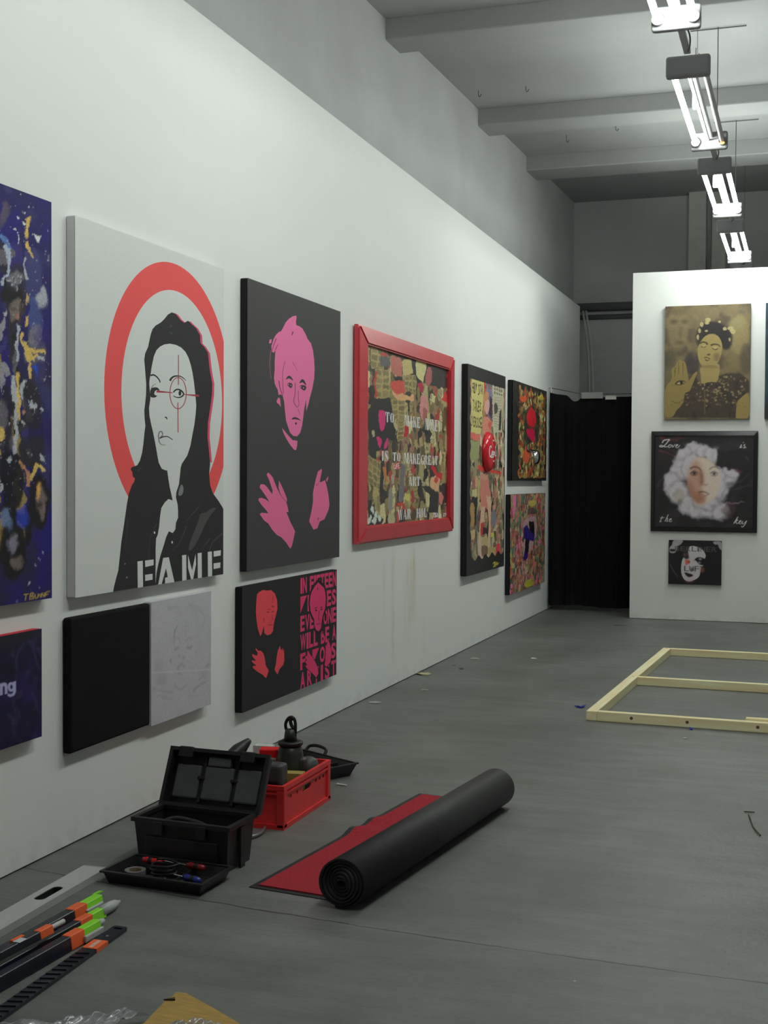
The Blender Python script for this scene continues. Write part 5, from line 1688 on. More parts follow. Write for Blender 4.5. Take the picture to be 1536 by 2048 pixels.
for p, a in (([(225, 235), (250, 200), (320, 190), (300, 215), (262, 262), (225, 285), (190, 280), (215, 265), (260, 285), (305, 282)], 15), ([(330, 255), (305, 275), (320, 295), (345, 270), (330, 252)], 11), ([(355, 258), (362, 290), (395, 250)], 11), ([(402, 275), (430, 262), (415, 255), (400, 285), (425, 295), (460, 262)], 11),
             ([(1240, 300), (1262, 255), (1252, 295), (1275, 285)], 12), ([(1282, 232), (1290, 228)], 14), ([(1310, 255), (1290, 265), (1310, 285), (1285, 300), (1325, 295)], 11),
             ([(230, 1195), (195, 1265), (215, 1258)], 11), ([(200, 1215), (255, 1210)], 9), ([(305, 1170), (262, 1262), (280, 1225), (298, 1225), (285, 1262), (300, 1255)], 11), ([(315, 1245), (345, 1232), (330, 1225), (315, 1255), (335, 1265), (352, 1250)], 11),
             ([(1215, 1200), (1160, 1290), (1190, 1250), (1215, 1240), (1190, 1262), (1200, 1290), (1215, 1280)], 12), ([(1225, 1275), (1255, 1258), (1240, 1250), (1225, 1282), (1245, 1292), (1265, 1275)], 11), ([(1275, 1255), (1272, 1290), (1295, 1285), (1330, 1250)], 11), ([(1330, 1250), (1300, 1310), (1270, 1335), (1260, 1320)], 11)):
    rs(A, c1, SCRIPT, p, a, a * .6, 0, .95)
A.a *= (0.9 + 0.2 * np.random.default_rng(13).random((H, W)))[..., None]
A.build('printed_sheet', PLp, GLOSS, r)
p = PLp.co(0, 0)
obj('back_board', bx(bmesh.new(), i_[0] - .02, i_[1] + .02, PART_Y - .028, PART_Y - .006, i_[2] - .02, i_[3] + .02), BLACK and M_BLACK, r)
settle(r)

# ---- small black and white face, two lettered words
q = [PG.uv(*p) for p in ((1338, 1079), (1444, 1083), (1441.5, 1171), (1336, 1167.5))]
u0, u1, v0, v1 = (q[0][0] + q[3][0]) / 2, (q[1][0] + q[2][0]) / 2, (q[2][1] + q[3][1]) / 2, (q[0][1] + q[1][1]) / 2
r = hang('canvas_painting', 'smallest canvas on the partition, a painted face lettered BERLINER LUFT', PG, u0, u1, v0)
W, H = 190, 160
A = Ras(u0, u1, v0, v1, W, H, C(34, 33, 35))
c1 = Crop(PG, 1325, 1070, 130 / 1536)
LG, WT = C(160, 158, 156), C(186, 182, 184)
A.fill(LG, c1(chaikin([(280, 110), (490, 120), (470, 180), (400, 240), (330, 270), (350, 330), (300, 420), (230, 430), (165, 410), (160, 300), (230, 230), (240, 160)])), soft=1)
A.fill(C(150, 148, 150), c1(chaikin([(1180, 150), (1420, 150), (1410, 380), (1330, 300), (1320, 220), (1230, 230)])), soft=1)
A.fill(C(40, 38, 36), c1(chaikin([(150, 330), (300, 330), (330, 380), (200, 400)])), soft=1)
fc = chaikin([(700, 250), (610, 290), (600, 420), (480, 540), (445, 680), (435, 860), (470, 990), (540, 1080), (640, 1105), (760, 1060), (860, 1000), (900, 880), (920, 780), (980, 700), (1000, 560), (1030, 480), (960, 360), (860, 290)], 1)
A.fill(WT, c1(fc))
A.fill(C(52, 44, 44), c1(chaikin([(400, 300), (600, 290), (610, 430), (640, 560), (540, 580), (470, 500), (480, 380)])), soft=2)
A.fill(C(100, 74, 72), c1(chaikin([(490, 440), (570, 420), (580, 500), (500, 490)])), soft=3)
A.fill(C(196, 96, 78), c1([(530, 580), (630, 590), (655, 650), (600, 690), (545, 720)]), soft=1)
A.fill(C(150, 70, 62), c1([(620, 590), (655, 640), (615, 680)]), soft=1)
A.fill(C(30, 30, 32), c1(chaikin([(720, 640), (780, 540), (880, 515), (1010, 560), (1100, 600), (1090, 740), (960, 720), (860, 700), (800, 620), (760, 590)])), soft=1)
blob(A, c1, WT, 890, 570, 36, 18, 2, .7)
blob(A, c1, WT, 870, 655, 30, 14, 2, .8)
A.fill(C(30, 30, 30), c1(chaikin([(900, 720), (1060, 740), (1000, 900), (900, 960), (890, 860)])), soft=4, alpha=.7)
A.fill(C(150, 80, 72), c1(chaikin([(900, 790), (980, 770), (970, 880), (910, 870)])), soft=3)
blob(A, c1, C(30, 30, 30), 700, 810, 46, 46, 3, .9)
A.fill(C(40, 30, 34), c1(chaikin([(505, 890), (560, 880), (620, 905), (690, 920), (740, 960), (660, 1000), (590, 990), (550, 950)])), soft=1)
blob(A, c1, C(190, 130, 128), 640, 1070, 110, 26, 5, .5)
rs(A, c1, C(110, 110, 110), [(180, 690), (260, 850), (360, 990)], 12, 8, 1, .8)
for s_, xa, ya, xb, yb, col in (('BERLINER', 290, 262, 1278, 402, C(84, 80, 82)), ('LUFT', 512, 728, 985, 868, C(58, 56, 54))):
    qq = c1([(xa, ya), (xb, yb)])
    for gl in text_loops(s_, qq[0][0], qq[1][0], qq[1][1], qq[0][1], bold=.012, gap=.16):
        A.fill(col, *gl, alpha=.85)
A.a *= (0.88 + 0.24 * np.random.default_rng(14).random((H, W)))[..., None]
A.build('painted_front', PG, PAINT, r)
canvas_body('canvas_wrap', PG, u0, u1, v0, v1, .045, MATS['black_canvas_edge_low'], r)
settle(r)

# ---- next canvas, only its edge in view
u0 = PG.uv(1530.5, 700)[0]
q = [PG.uv(1531, 606)[1], PG.uv(1530, 838)[1]]
u1, v0, v1 = u0 + .95, q[1], q[0]
r = hang('canvas_painting', 'dark teal canvas of which only the left edge shows at the right border', PG, u0, u1, v0)
W, H = 60, 80
A = Ras(u0, u1, v0, v1, W, H, C(50, 74, 82))
n1 = vnoise(H, W, 6, 4, 95)
A.mix(np.clip((n1 - .45) * 4, 0, 1) * .7, C(38, 46, 56))
yy = np.linspace(0, 1, H)[:, None] * np.ones((1, W))
A.mix(np.clip((.2 - yy) * 8, 0, 1) * .7, C(50, 40, 36))
A.build('painted_front', PG, PAINT, r)
canvas_body('canvas_wrap', PG, u0, u1, v0, v1, .045, body_mat('teal_canvas_edge', C(36, 48, 54)), r)
settle(r)


# ================================================================== things on the floor
M_TOOLBOX = mat('black_toolbox_plastic', (0.017, 0.017, 0.018), .42, spec=.45, var=.15, scale=20, bump=.08, bscale=200)
M_TOOLGREY = mat('charcoal_lid_plastic', (0.085, 0.088, 0.09), .5, spec=.4, var=.12, scale=15)
M_REDCRATE = mat('red_crate_plastic', S(196, 44, 44, 1.35), .38, spec=.45, var=.1, scale=9)
M_STEEL = MATS['steel']


def shell(bm, w0, d0, w1, d1, h, t, z0=0.0):
    """open-topped tapered box with walls of thickness t"""
    def ring(w, d, z):
        return [bm.verts.new((sx * w / 2, sy * d / 2, z)) for sx, sy in ((-1, -1), (1, -1), (1, 1), (-1, 1))]
    a, b = ring(w0, d0, z0), ring(w1, d1, z0 + h)
    c, d = ring(w1 - 2 * t, d1 - 2 * t, z0 + h), ring(w0 - 2 * t, d0 - 2 * t, z0 + t)
    bm.faces.new(a[::-1])
    bm.faces.new(d)
    for A_, B_ in ((a, b), (b, c), (c, d)):
        for k in range(4):
            bm.faces.new((A_[k], A_[(k + 1) % 4], B_[(k + 1) % 4], B_[k]))
    return bm


def ring_bar(bm, w, d, bw, z0, z1):
    plate(bm, [rect(-w / 2, w / 2, -d / 2, d / 2), rect(-w / 2 + bw, w / 2 - bw, -d / 2 + bw, d / 2 - bw)], z1 - z0, 2, z0)
    return bm


# ---- open toolbox
tb = thing('toolbox', 'open black plastic toolbox with its lid tilted back', 'toolbox', (-2.405, 4.775, 0), math.radians(-3))
obj('body', shell(bmesh.new(), .41, .20, .44, .23, .185, .006), M_TOOLBOX, tb)
obj('rim', ring_bar(bmesh.new(), .462, .25, .022, .175, .193), M_TOOLBOX, tb)
for x in (-.10, .10):
    obj('front_catch', bx(bmesh.new(), x - .022, x + .022, -.133, -.124, .13, .185, bevel=.003), M_TOOLBOX, tb)
obj('front_panel', bx(bmesh.new(), -.17, .17, -.118, -.108, .03, .12, bevel=.004), M_TOOLBOX, tb)
for s in (-1, 1):
    obj('end_rib', bx(bmesh.new(), s * .222 - .006, s * .222 + .006, -.02, .02, .0, .17, bevel=.003), M_TOOLBOX, tb)
bm = shell(bmesh.new(), .46, .235, .472, .245, .05, .006)
lid_me = obj('lid', bm, M_TOOLBOX, tb)
# local: shell opening (+z) turned to face the front, shell depth axis becomes height
LM = Matrix.Translation((0, .118, .192)) @ Matrix.Rotation(math.radians(-24), 4, 'X') @ Matrix.Translation((0, .05, .122)) @ Matrix.Rotation(math.radians(90), 4, 'X')
lid_me.matrix_local = LM
obj('rim', ring_bar(bmesh.new(), .484, .256, .016, .042, .056), M_TOOLBOX, lid_me)
for x0, x1 in ((-.205, -.085), (-.065, .075), (.095, .205)):
    obj('inner_panel', bx(bmesh.new(), x0, x1, -.085, .06, .006, .03, bevel=.008), M_TOOLGREY, lid_me)
obj('inner_tab', bx(bmesh.new(), -.055, .055, .06, .1, .006, .036, bevel=.006), M_TOOLGREY, lid_me)
for x in (-.16, .14):
    obj('latch', bx(bmesh.new(), x - .035, x + .035, .085, .132, .02, .062, bevel=.006), M_TOOLBOX, lid_me)
for x in (-.075, .085):
    obj('inner_groove', bx(bmesh.new(), x - .008, x + .008, -.1, .1, .006, .02, bevel=.003), M_BLACK, lid_me)
    obj('inner_clip', bx(bmesh.new(), x - .018, x + .018, .0, .012, .02, .034, bevel=.003), M_BLACK, lid_me)

LT = tb.matrix_basis.copy()


def loc_tb(x, y, z):
    v = LT @ Vector((x, y, z))
    return (v.x, v.y, v.z)


tag(obj('rubber_hose', tube(bmesh.new(), [loc_tb(*p) for p in smooth_pts([(-.19, -.05, .12), (-.12, .02, .16), (-.02, .03, .155), (.08, -.01, .15), (.17, .03, .14), (.16, .07, .08)], 6)], .011, 8), mat('dark_rubber', (.03, .03, .031), .5), smooth=True), 'dark rubber hose curled inside the open toolbox', 'hose')

# ---- loose tray in front of the toolbox, with tools
tr = thing('tool_tray', 'shallow black tray full of hand tools in front of the toolbox', 'tray', (-2.385, 4.497, 0), math.radians(-3.2))
obj('body', shell(bmesh.new(), .41, .205, .445, .24, .05, .004), M_TOOLBOX, tr)
obj('rim', ring_bar(bmesh.new(), .462, .256, .014, .044, .051), M_TOOLBOX, tr)
obj('divider', bx(bmesh.new(), .07, .075, -.1, .1, .004, .035), M_TOOLBOX, tr)
obj('divider', bx(bmesh.new(), -.2, .07, .03, .034, .004, .03), M_TOOLBOX, tr)


def tool_at(name, label, cat, x, y, z, rz, group='tools in the loose tray'):
    v = Matrix.Translation(tr.location) @ Matrix.Rotation(math.radians(-3.2), 4, 'Z') @ Vector((x, y, z))
    return thing(name, label, cat, v, math.radians(rz - 3.2), group)


def screwdriver(x, y, z, rz, col, label, L=.1, tilt=0):
    t = tool_at('screwdriver', label, 'screwdriver', x, y, z, rz)
    hm = mat('handle_' + label[:9].replace(' ', '_'), col, .35, spec=.5)
    bm = lathe(bmesh.new(), [(0, 0), (.011, .002), (.014, .02), (.012, .05), (.014, .075), (.009, .09), (0, .09)], 12)
    obj('handle', bm, hm, t, (0, 0, .014), (0, math.radians(90), 0), True)
    bm = tube(bmesh.new(), [(.088, 0, .014), (.088 + L, 0, .014)], .0035, 8)
    obj('shank', bm, M_STEEL, t)
    bm = lathe(bmesh.new(), [(.0142, .03), (.0148, .032), (.0148, .046), (.0135, .048)], 12)
    obj('grip_ring', bm, M_BLACK, t, (0, 0, .014), (0, math.radians(90), 0), True)
    return t


screwdriver(-.165, .085, .03, -4, S(190, 30, 36, 1.3), 'red handled screwdriver with black bands at the back of the tray', L=.05)
screwdriver(.13, .07, .032, 172, S(120, 16, 24, 1.2), 'dark red handled screwdriver with a long thin shank', L=.13)
screwdriver(.175, -.045, .02, 165, S(30, 40, 110, 1.5), 'blue handled screwdriver at the right of the tray', L=.07)
t = tool_at('tape_ring', 'pale shiny roll of tape lying at the left of the tray', 'tape', -.135, -.02, .006, 0, 'tools in the loose tray')
bm = lathe(bmesh.new(), [(.028, 0), (.042, 0), (.042, .03), (.028, .03), (.028, 0)], 28)
obj('roll', bm, mat('silver_tape', (.16, .16, .165), .25, spec=.7), t, smooth=False)
obj('core', lathe(bmesh.new(), [(.026, .001), (.028, .001), (.028, .029), (.026, .029), (.026, .001)], 28), mat('card_core', (.3, .24, .15), .8), t)


def pliers(x, y, z, rz, col, label):
    t = tool_at('pliers', label, 'pliers', x, y, z, rz)
    hm = mat('plier_' + label[:6].strip(), col, .4, spec=.45)
    for s in (-1, 1):
        obj('grip', tube(bmesh.new(), smooth_pts([(0, s * .004, .012), (-.03, s * .018, .012), (-.07, s * .022, .012), (-.105, s * .014, .012)], 4), [.007] * 13, 8), hm, t, smooth=True)
        obj('jaw', plate(bmesh.new(), [[(0, s * .0), (.015, s * .013), (.05, s * .004), (.052, 0)]], .008, 2, .008), M_STEEL, t)
    obj('pivot', lathe(bmesh.new(), [(0, .004), (.011, .004), (.011, .02), (0, .021)], 14), M_STEEL, t)
    return t


pliers(.005, -.04, .008, 12, (.02, .02, .022), 'black gripped pliers lying across the middle of the tray')
pliers(.13, -.01, .008, 60, (.03, .032, .036), 'charcoal pliers at the right end of the tray')
t = tool_at('cable_coil', 'coil of black cable heaped in the middle of the tray', 'cable', -.02, .01, .014, 0)
pts = [(.055 * math.cos(k * .5) * (1 + .12 * math.sin(k * 1.7)), .04 * math.sin(k * .5) * (1 + .1 * math.cos(k * 2.1)), .006 + .0012 * k) for k in range(44)]
obj('cable', tube(bmesh.new(), pts, .005, 6), M_BLACK, t, smooth=True)
t = tool_at('spanner', 'small bright steel spanner near the front of the tray', 'spanner', -.06, -.075, .006, 14)
obj('shaft', plate(bmesh.new(), [rrect(-.05, .05, -.006, .006, .004)], .005, 2, .004), M_STEEL, t)
obj('open_end', plate(bmesh.new(), [[(.045, -.012), (.062, -.014), (.07, -.006), (.058, -.004), (.058, .004), (.07, .006), (.062, .014), (.045, .012)]], .007, 2, .003), M_STEEL, t)
obj('ring_end', plate(bmesh.new(), [ell(-.056, 0, .012, .012, 16), ell(-.056, 0, .007, .007, 12)], .007, 2, .003), M_STEEL, t)

# ---- bent rod between toolbox and crate
pts = smooth_pts([(-2.325, 5.13, .012), (-2.30, 5.17, .012), (-2.30, 5.24, .012), (-2.315, 5.30, .012)], 5)
tag(obj('metal_rod', tube(bmesh.new(), pts, .008, 8), mat('dull_steel', (.35, .35, .36), .4, .8), smooth=True), 'short bent grey metal rod on the floor between toolbox and red crate', 'rod')

# ---- red crate
cr = thing('plastic_crate', 'bright red plastic crate packed with power tools', 'crate', (-2.43, 5.62, 0))
CW, CD, CH = .40, .60, .20
obj('base', bx(bmesh.new(), -CW / 2 + .01, CW / 2 - .01, -CD / 2 + .01, CD / 2 - .01, .004, .012), M_REDCRATE, cr)
for s in (-1, 1):
    hl = [rect(-CD / 2 + .012, CD / 2 - .012, .004, .178), rrect(-.055, .055, .118, .145, .013)] + [rrect(x - .011, x + .011, .124, .143, .006) for x in (-.2, -.12, .12, .17, .22)]
    obj('long_side', plate(bmesh.new(), hl, .006, 0, s * (CW / 2 - .012) - .003), M_REDCRATE, cr)
    hs = [rect(-CW / 2 + .012, CW / 2 - .012, .004, .178), rrect(-.05, .05, .118, .145, .013)]
    obj('short_side', plate(bmesh.new(), hs, .006, 1, s * (CD / 2 - .012) - .003), M_REDCRATE, cr)
    for q in (-1, 1):
        obj('corner_post', bx(bmesh.new(), s * (CW / 2 - .02) - .02, s * (CW / 2 - .02) + .02, q * (CD / 2 - .02) - .02, q * (CD / 2 - .02) + .02, .004, .18, bevel=.006), M_REDCRATE, cr)
obj('top_rim', ring_bar(bmesh.new(), CW, CD, .018, .18, .2), M_REDCRATE, cr)
obj('lower_rim', ring_bar(bmesh.new(), CW - .002, CD - .002, .01, .158, .166), M_REDCRATE, cr)
obj('foot_band', ring_bar(bmesh.new(), CW, CD, .014, .0, .022), M_REDCRATE, cr)

# contents of the crate
M_OLIVE = mat('dark_olive_plastic', (.028, .031, .026), .4, spec=.45, var=.2, scale=30)
g = thing('power_tool', 'dark power tool standing on its nose in the crate, cord looped on top', 'tool', (-2.357, 5.70, .012), 0, 'contents of the red crate')
obj('motor_body', lathe(bmesh.new(), [(0, 0), (.045, .0), (.06, .04), (.066, .12), (.068, .2), (.062, .26), (.05, .3), (0, .305)], 24), M_OLIVE, g, smooth=True)
obj('side_handle', bx(bmesh.new(), .03, .08, -.03, .03, .1, .24, bevel=.016, seg=3), M_OLIVE, g)
obj('collar', lathe(bmesh.new(), [(0, .296), (.058, .296), (.062, .302), (.062, .312), (.05, .316), (0, .316)], 24), M_BLACK, g, smooth=True)
obj('grip', lathe(bmesh.new(), [(0, .31), (.034, .312), (.03, .345), (.026, .372), (0, .376)], 16), M_OLIVE, g, smooth=True)
pts = smooth_pts([(-.02, 0, .36), (-.026, 0, .395), (-.01, 0, .425), (.012, 0, .43), (.024, 0, .41), (.026, 0, .37), (.022, 0, .33)], 5)
obj('cord_loop', tube(bmesh.new(), pts, .008, 8), M_BLACK, g, smooth=True)
pts = smooth_pts([(.018, 0, .43), (.0, 0, .415), (.006, .0, .39), (.02, 0, .375)], 5)
obj('cord_twist', tube(bmesh.new(), pts, .009, 8), M_BLACK, g, smooth=True)
g = thing('red_box', 'small red carton with a white barcode label leaning in the crate', 'box', (-2.478, 5.735, .012), math.radians(14), 'contents of the red crate')
b_ = box('carton', (-.05, .05, -.035, .035, .12, .265), mat('red_card', S(200, 24, 30, 1.3), .45), g, bevel=.006)
obj('carton_base', bx(bmesh.new(), -.048, .048, -.033, .033, 0, .12), mat('brown_card', (.25, .18, .1), .8), g)
lb = box('label', (.002, .034, -.0362, -.0355, .15, .225), mat('white_label', (.6, .6, .56), .6), g)
for k in range(6):
    box('barcode_line', (.006 + k * .004, .008 + k * .004, -.0368, -.0362, .175, .215), M_BLACK, lb)
box('gold_stripe', (.036, .044, -.0362, -.0353, .12, .24), mat('gold_print', S(190, 150, 50, 1.3), .5), g)
g = thing('white_box', 'small white carton behind the red one in the crate', 'box', (-2.56, 5.855, .012), math.radians(6), 'contents of the red crate')
box('carton', (-.05, .045, -.03, .03, .0, .25), mat('white_card', (.55, .56, .54), .7), g, bevel=.003)
box('lid_flap', (-.05, .045, -.034, -.03, .2, .252), MATS['white_card'], g)
g = thing('battery_charger', 'dark grey block with a rounded top at the near end of the crate', 'charger', (-2.315, 5.40, .012), 0, 'contents of the red crate')
box('housing', (-.06, .055, -.045, .045, 0, .275), mat('charcoal_block', (.05, .052, .054), .55, var=.2, scale=40), g, bevel=.018, seg=3)
box('side_groove', (-.04, .04, -.0475, -.044, .05, .2), M_BLACK, g)
g = thing('cordless_drill', 'black cordless drill lying at the left side of the crate', 'drill', (-2.56, 5.50, .012), math.radians(70), 'contents of the red crate')
obj('motor', lathe(bmesh.new(), [(0, -.09), (.03, -.085), (.036, -.04), (.036, .03), (.028, .06), (.02, .09), (.014, .11), (0, .11)], 18), M_BLACK, g, (0, 0, .275), (0, math.radians(62), 0), True)
box('handle', (-.022, .022, -.018, .018, .07, .27), M_OLIVE, g, bevel=.008)
box('battery', (-.05, .04, -.035, .035, 0, .075), M_BLACK, g, bevel=.008)
g = thing('yellow_carton', 'flat mustard coloured carton wedged in the crate beside the power tool', 'box', (-2.30, 5.60, .012), math.radians(8), 'contents of the red crate')
box('carton', (-.045, .05, -.04, .03, 0, .19), mat('mustard_card', S(150, 132, 70, 1.2), .7), g, bevel=.003)
box('flap', (-.045, .05, -.044, -.04, .12, .192), MATS['mustard_card'], g)
g = thing('grinder_guard', 'olive grey power tool with a rounded guard at the far end of the crate', 'tool', (-2.312, 5.825, .012), math.radians(-20), 'contents of the red crate')
obj('guard', lathe(bmesh.new(), [(0, 0), (.05, 0), (.054, .03), (.054, .16), (.044, .2), (.02, .215), (0, .215)], 22), mat('olive_grey', (.06, .066, .055), .45), g, smooth=True)
box('vent_block', (-.02, .02, -.06, -.05, .07, .18), M_BLACK, g, bevel=.004)
g = thing('foam_block', 'grey block of packing under the tools in the crate', 'packing', (-2.50, 5.62, .012), 0, 'contents of the red crate')
box('block', (-.06, .04, -.055, .07, 0, .1), mat('dark_foam', (.06, .06, .06), .9), g, bevel=.004)
box('upper_block', (-.05, .03, -.04, .05, .1, .13), MATS['dark_foam'], g, bevel=.004)

# ---- second black case tray behind the crate
c0 = np.array([-2.275, 6.44])
ua, va = np.array([-.88, .47]) / np.hypot(.88, .47), np.array([-.47, -.88]) / np.hypot(.88, .47)
ctr = c0 + ua * .24 + va * .12
t = thing('case_tray', 'empty black case half with compartments behind the red crate', 'tray', (ctr[0], ctr[1], 0), math.atan2(-ua[1], -ua[0]))
obj('body', shell(bmesh.new(), .42, .19, .48, .245, .07, .005), M_TOOLBOX, t)
obj('rim', ring_bar(bmesh.new(), .49, .255, .012, .064, .072), M_TOOLBOX, t)
for x in (-.05, .11):
    box('divider', (x - .003, x + .003, -.095, .095, .005, .055), M_TOOLBOX, t)
box('cross_divider', (.113, .215, -.003, .003, .005, .055), M_TOOLBOX, t)
obj('carry_handle', tube(bmesh.new(), smooth_pts([(-.2, .125, .06), (-.19, .15, .09), (-.12, .155, .1), (-.05, .15, .09), (-.04, .125, .06)], 5), .009, 8), M_BLACK, t, smooth=True)
for x in (-.13, .13):
    box('hinge_lug', (x - .02, x + .02, -.135, -.122, .03, .07), M_TOOLBOX, t, bevel=.003)

# ---- rolled entrance mat
ang = math.atan2(-.2, 1.641)
mt = thing('rolled_mat', 'red carpet mat with black rubber back, mostly rolled up', 'mat', (-2.046, 4.531, 0), ang)
M_RUB = mat('black_rubber', (.02, .02, .021), .55, spec=.35, var=.12, scale=60, bump=.15, bscale=400)
M_CARPET = mat('red_carpet', S(146, 46, 54, 1.55), .95, spec=.1, var=.22, scale=120, bump=.6, bscale=500)
ML, UC, RO = 1.655, .435, .096


def wave(u, v):
    e = math.exp(-(u / .10) ** 2)
    return e * (.02 * math.exp(-((v - .88) / .06) ** 2) + .014 * math.exp(-((v - 1.08) / .05) ** 2))


def sheet(u0, u1, v0, v1, z0, th, nu, nv):
    bm = bmesh.new()
    def lay(dz):
        return [[bm.verts.new((u, v, z0 + dz + wave(u, v))) for u in np.linspace(u0, u1, nu)] for v in np.linspace(v0, v1, nv)]
    b, a = lay(0), lay(th)
    for j in range(nv - 1):
        for i in range(nu - 1):
            bm.faces.new((a[j][i], a[j][i + 1], a[j + 1][i + 1], a[j + 1][i]))
            bm.faces.new((b[j][i], b[j + 1][i], b[j + 1][i + 1], b[j][i + 1]))
    for j in range(nv - 1):
        bm.faces.new((a[j][0], a[j + 1][0], b[j + 1][0], b[j][0]))
        bm.faces.new((a[j][-1], b[j][-1], b[j + 1][-1], a[j + 1][-1]))
    for i in range(nu - 1):
        bm.faces.new((a[0][i], b[0][i], b[0][i + 1], a[0][i + 1]))
        bm.faces.new((a[-1][i], a[-1][i + 1], b[-1][i + 1], b[-1][i]))
    return bm


obj('rubber_base', sheet(0, UC - .02, 0, ML, .0005, .003, 12, 60), M_RUB, mt)
obj('carpet_pile', sheet(.028, UC - .02, .028, ML - .028, .0036, .005, 12, 60), M_CARPET, mt)
bm = bmesh.new()
th = np.linspace(-math.pi / 2 - .25, -math.pi / 2 + 2 * math.pi * 6.6, 330)
outer, inner = [], []
for k, t_ in enumerate(th):
    f = (t_ + math.pi / 2) / (2 * math.pi)
    rr = RO - .0118 * f + .0012 * math.sin(t_ * 1.0 + 1)
    outer.append((UC + rr * math.cos(t_), RO + .001 + rr * math.sin(t_)))
    inner.append((UC + (rr - .0075) * math.cos(t_), RO + .001 + (rr - .0075) * math.sin(t_)))
va_, vb_ = -.065, 1.595
o0 = [bm.verts.new((p[0], va_ + .012 * math.sin(i * .11), p[1])) for i, p in enumerate(outer)]
o1 = [bm.verts.new((p[0], vb_ + .008 * math.sin(i * .13), p[1])) for i, p in enumerate(outer)]
i0 = [bm.verts.new((p[0], va_ + .012 * math.sin(i * .11), p[1])) for i, p in enumerate(inner)]
i1 = [bm.verts.new((p[0], vb_ + .008 * math.sin(i * .13), p[1])) for i, p in enumerate(inner)]
for k in range(len(th) - 1):
    bm.faces.new((o0[k], o0[k + 1], o1[k + 1], o1[k]))
    bm.faces.new((i0[k], i1[k], i1[k + 1], i0[k + 1]))
    bm.faces.new((o0[k], i0[k], i0[k + 1], o0[k + 1]))
    bm.faces.new((o1[k], o1[k + 1], i1[k + 1], i1[k]))
obj('roll', bm, M_RUB, mt, smooth=False)
for p_ in mt.children:
    if p_.name.startswith('roll'):
        for f_ in p_.data.polygons:
            f_.use_smooth = abs(f_.normal.y) < .5

# ---- aluminium straightedge with a grip hole
le = thing('straightedge', 'long grey aluminium straightedge with an oval grip hole', 'straightedge', (-2.757 + .052, 4.49, 0), math.radians(2.0))
le.rotation_euler = (0, 0, math.radians(1.6))
LW = .052
obj('bar', plate(bmesh.new(), [rect(-LW, LW, -1.5, 0), rrect(-.022, .022, -.43, -.27, .021, 6)], .028, 2, .001), mat('brushed_aluminium', (.5, .51, .5), .5, .2, var=.06, scale=8, stretch=(30, 1, 1)), le)
obj('end_cap', bx(bmesh.new(), -LW - .001, LW + .001, -.006, .004, .0, .03, bevel=.002), mat('end_cap_grey', (.3, .31, .29), .5), le)
obj('grip_lining', plate(bmesh.new(), [rrect(-.0225, .0225, -.4305, -.2695, .021, 6), rrect(-.019, .019, -.427, -.273, .018, 6)], .026, 2, .001), M_BLACK, le)

# ---- long packaged poles
M_NAVY = mat('navy_card', (.012, .0135, .024), .3, spec=.5, var=.25, scale=14)
M_ORANGE = mat('orange_card', S(226, 84, 44, 1.7), .5)
M_LIME = mat('lime_plastic', S(120, 190, 44, 1.6), .4)
M_PALE = mat('pale_plastic', (.5, .52, .52), .35)


def pack_root(tip, tail, label):
    a, b = np.array(tip), np.array(tail)
    d = (a - b)[:2]
    rz = math.atan2(-d[0], d[1])
    return thing('packaged_pole', label, 'pole', (a[0], a[1], 0), rz, 'packaged poles on the floor')


def sleeve(t, y0, y1, wd, hh, name, m, z0=.002, lip=0.0):
    """card sleeve, a slightly tapering four-sided tube"""
    bm = bmesh.new()
    q = [(-wd / 2, z0), (wd / 2, z0), (wd / 2 * .7, z0 + hh), (-wd / 2 * .7, z0 + hh)]
    a = [bm.verts.new((x, y0, z)) for x, z in q]
    b = [bm.verts.new((x, y1, z)) for x, z in q]
    bm.faces.new(a)
    bm.faces.new(b[::-1])
    for k in range(4):
        bm.faces.new((a[k], b[k], b[(k + 1) % 4], a[(k + 1) % 4]))
    bmesh.ops.bevel(bm, geom=bm.edges[:], offset=.002, segments=1, affect='EDGES')
    return obj(name, bm, m, t)


t = pack_root((-2.481, 4.16), (-2.50, 3.55), 'navy sleeved pole with orange band and lime end nearest the straightedge')
sleeve(t, -1.05, -.20, .052, .046, 'card_sleeve', M_NAVY)
sleeve(t, -.205, -.125, .055, .048, 'orange_band', M_ORANGE)
sleeve(t, -.13, -.02, .05, .046, 'lime_end', M_LIME)
obj('lime_hook', plate(bmesh.new(), [[(-.02, -.03), (-.012, -.03), (-.006, .02), (-.018, .012)]], .005, 2, .044), M_LIME, t)
box('pole_end', (.022, .034, -.14, -.035, .006, .03), M_PALE, t, bevel=.004)
t = pack_root((-2.406, 4.165), (-2.435, 3.5), 'sleeved pole with a pale pointed tip between two lime-ended ones')
sleeve(t, -1.0, -.27, .04, .036, 'card_sleeve', M_NAVY)
sleeve(t, -.275, -.20, .043, .038, 'orange_band', M_ORANGE)
sleeve(t, -.205, -.115, .038, .036, 'lime_end', M_LIME)
obj('pointed_tip', lathe(bmesh.new(), [(0, -.03), (.02, -.03), (.019, .04), (.015, .07), (.006, .09), (.005, .1), (0, .101)], 16), M_PALE, t, (0, -.1, .022), (math.radians(-90), 0, 0), True)
t = pack_root((-2.345, 3.915), (-2.372, 3.35), 'navy sleeved pole with orange band and lime end, front one of the pair')
sleeve(t, -1.0, -.19, .048, .046, 'card_sleeve', M_NAVY)
sleeve(t, -.195, -.115, .051, .048, 'orange_band', M_ORANGE)
sleeve(t, -.12, -.012, .045, .046, 'lime_end', M_LIME)
box('pole_end', (.024, .036, -.13, -.02, .006, .03), M_PALE, t, bevel=.004)
obj('pointed_tip', lathe(bmesh.new(), [(0, -.02), (.012, -.02), (.012, .02), (.007, .035), (0, .036)], 12), M_PALE, t, (0, -.005, .03), (math.radians(-90), 0, 0), True)
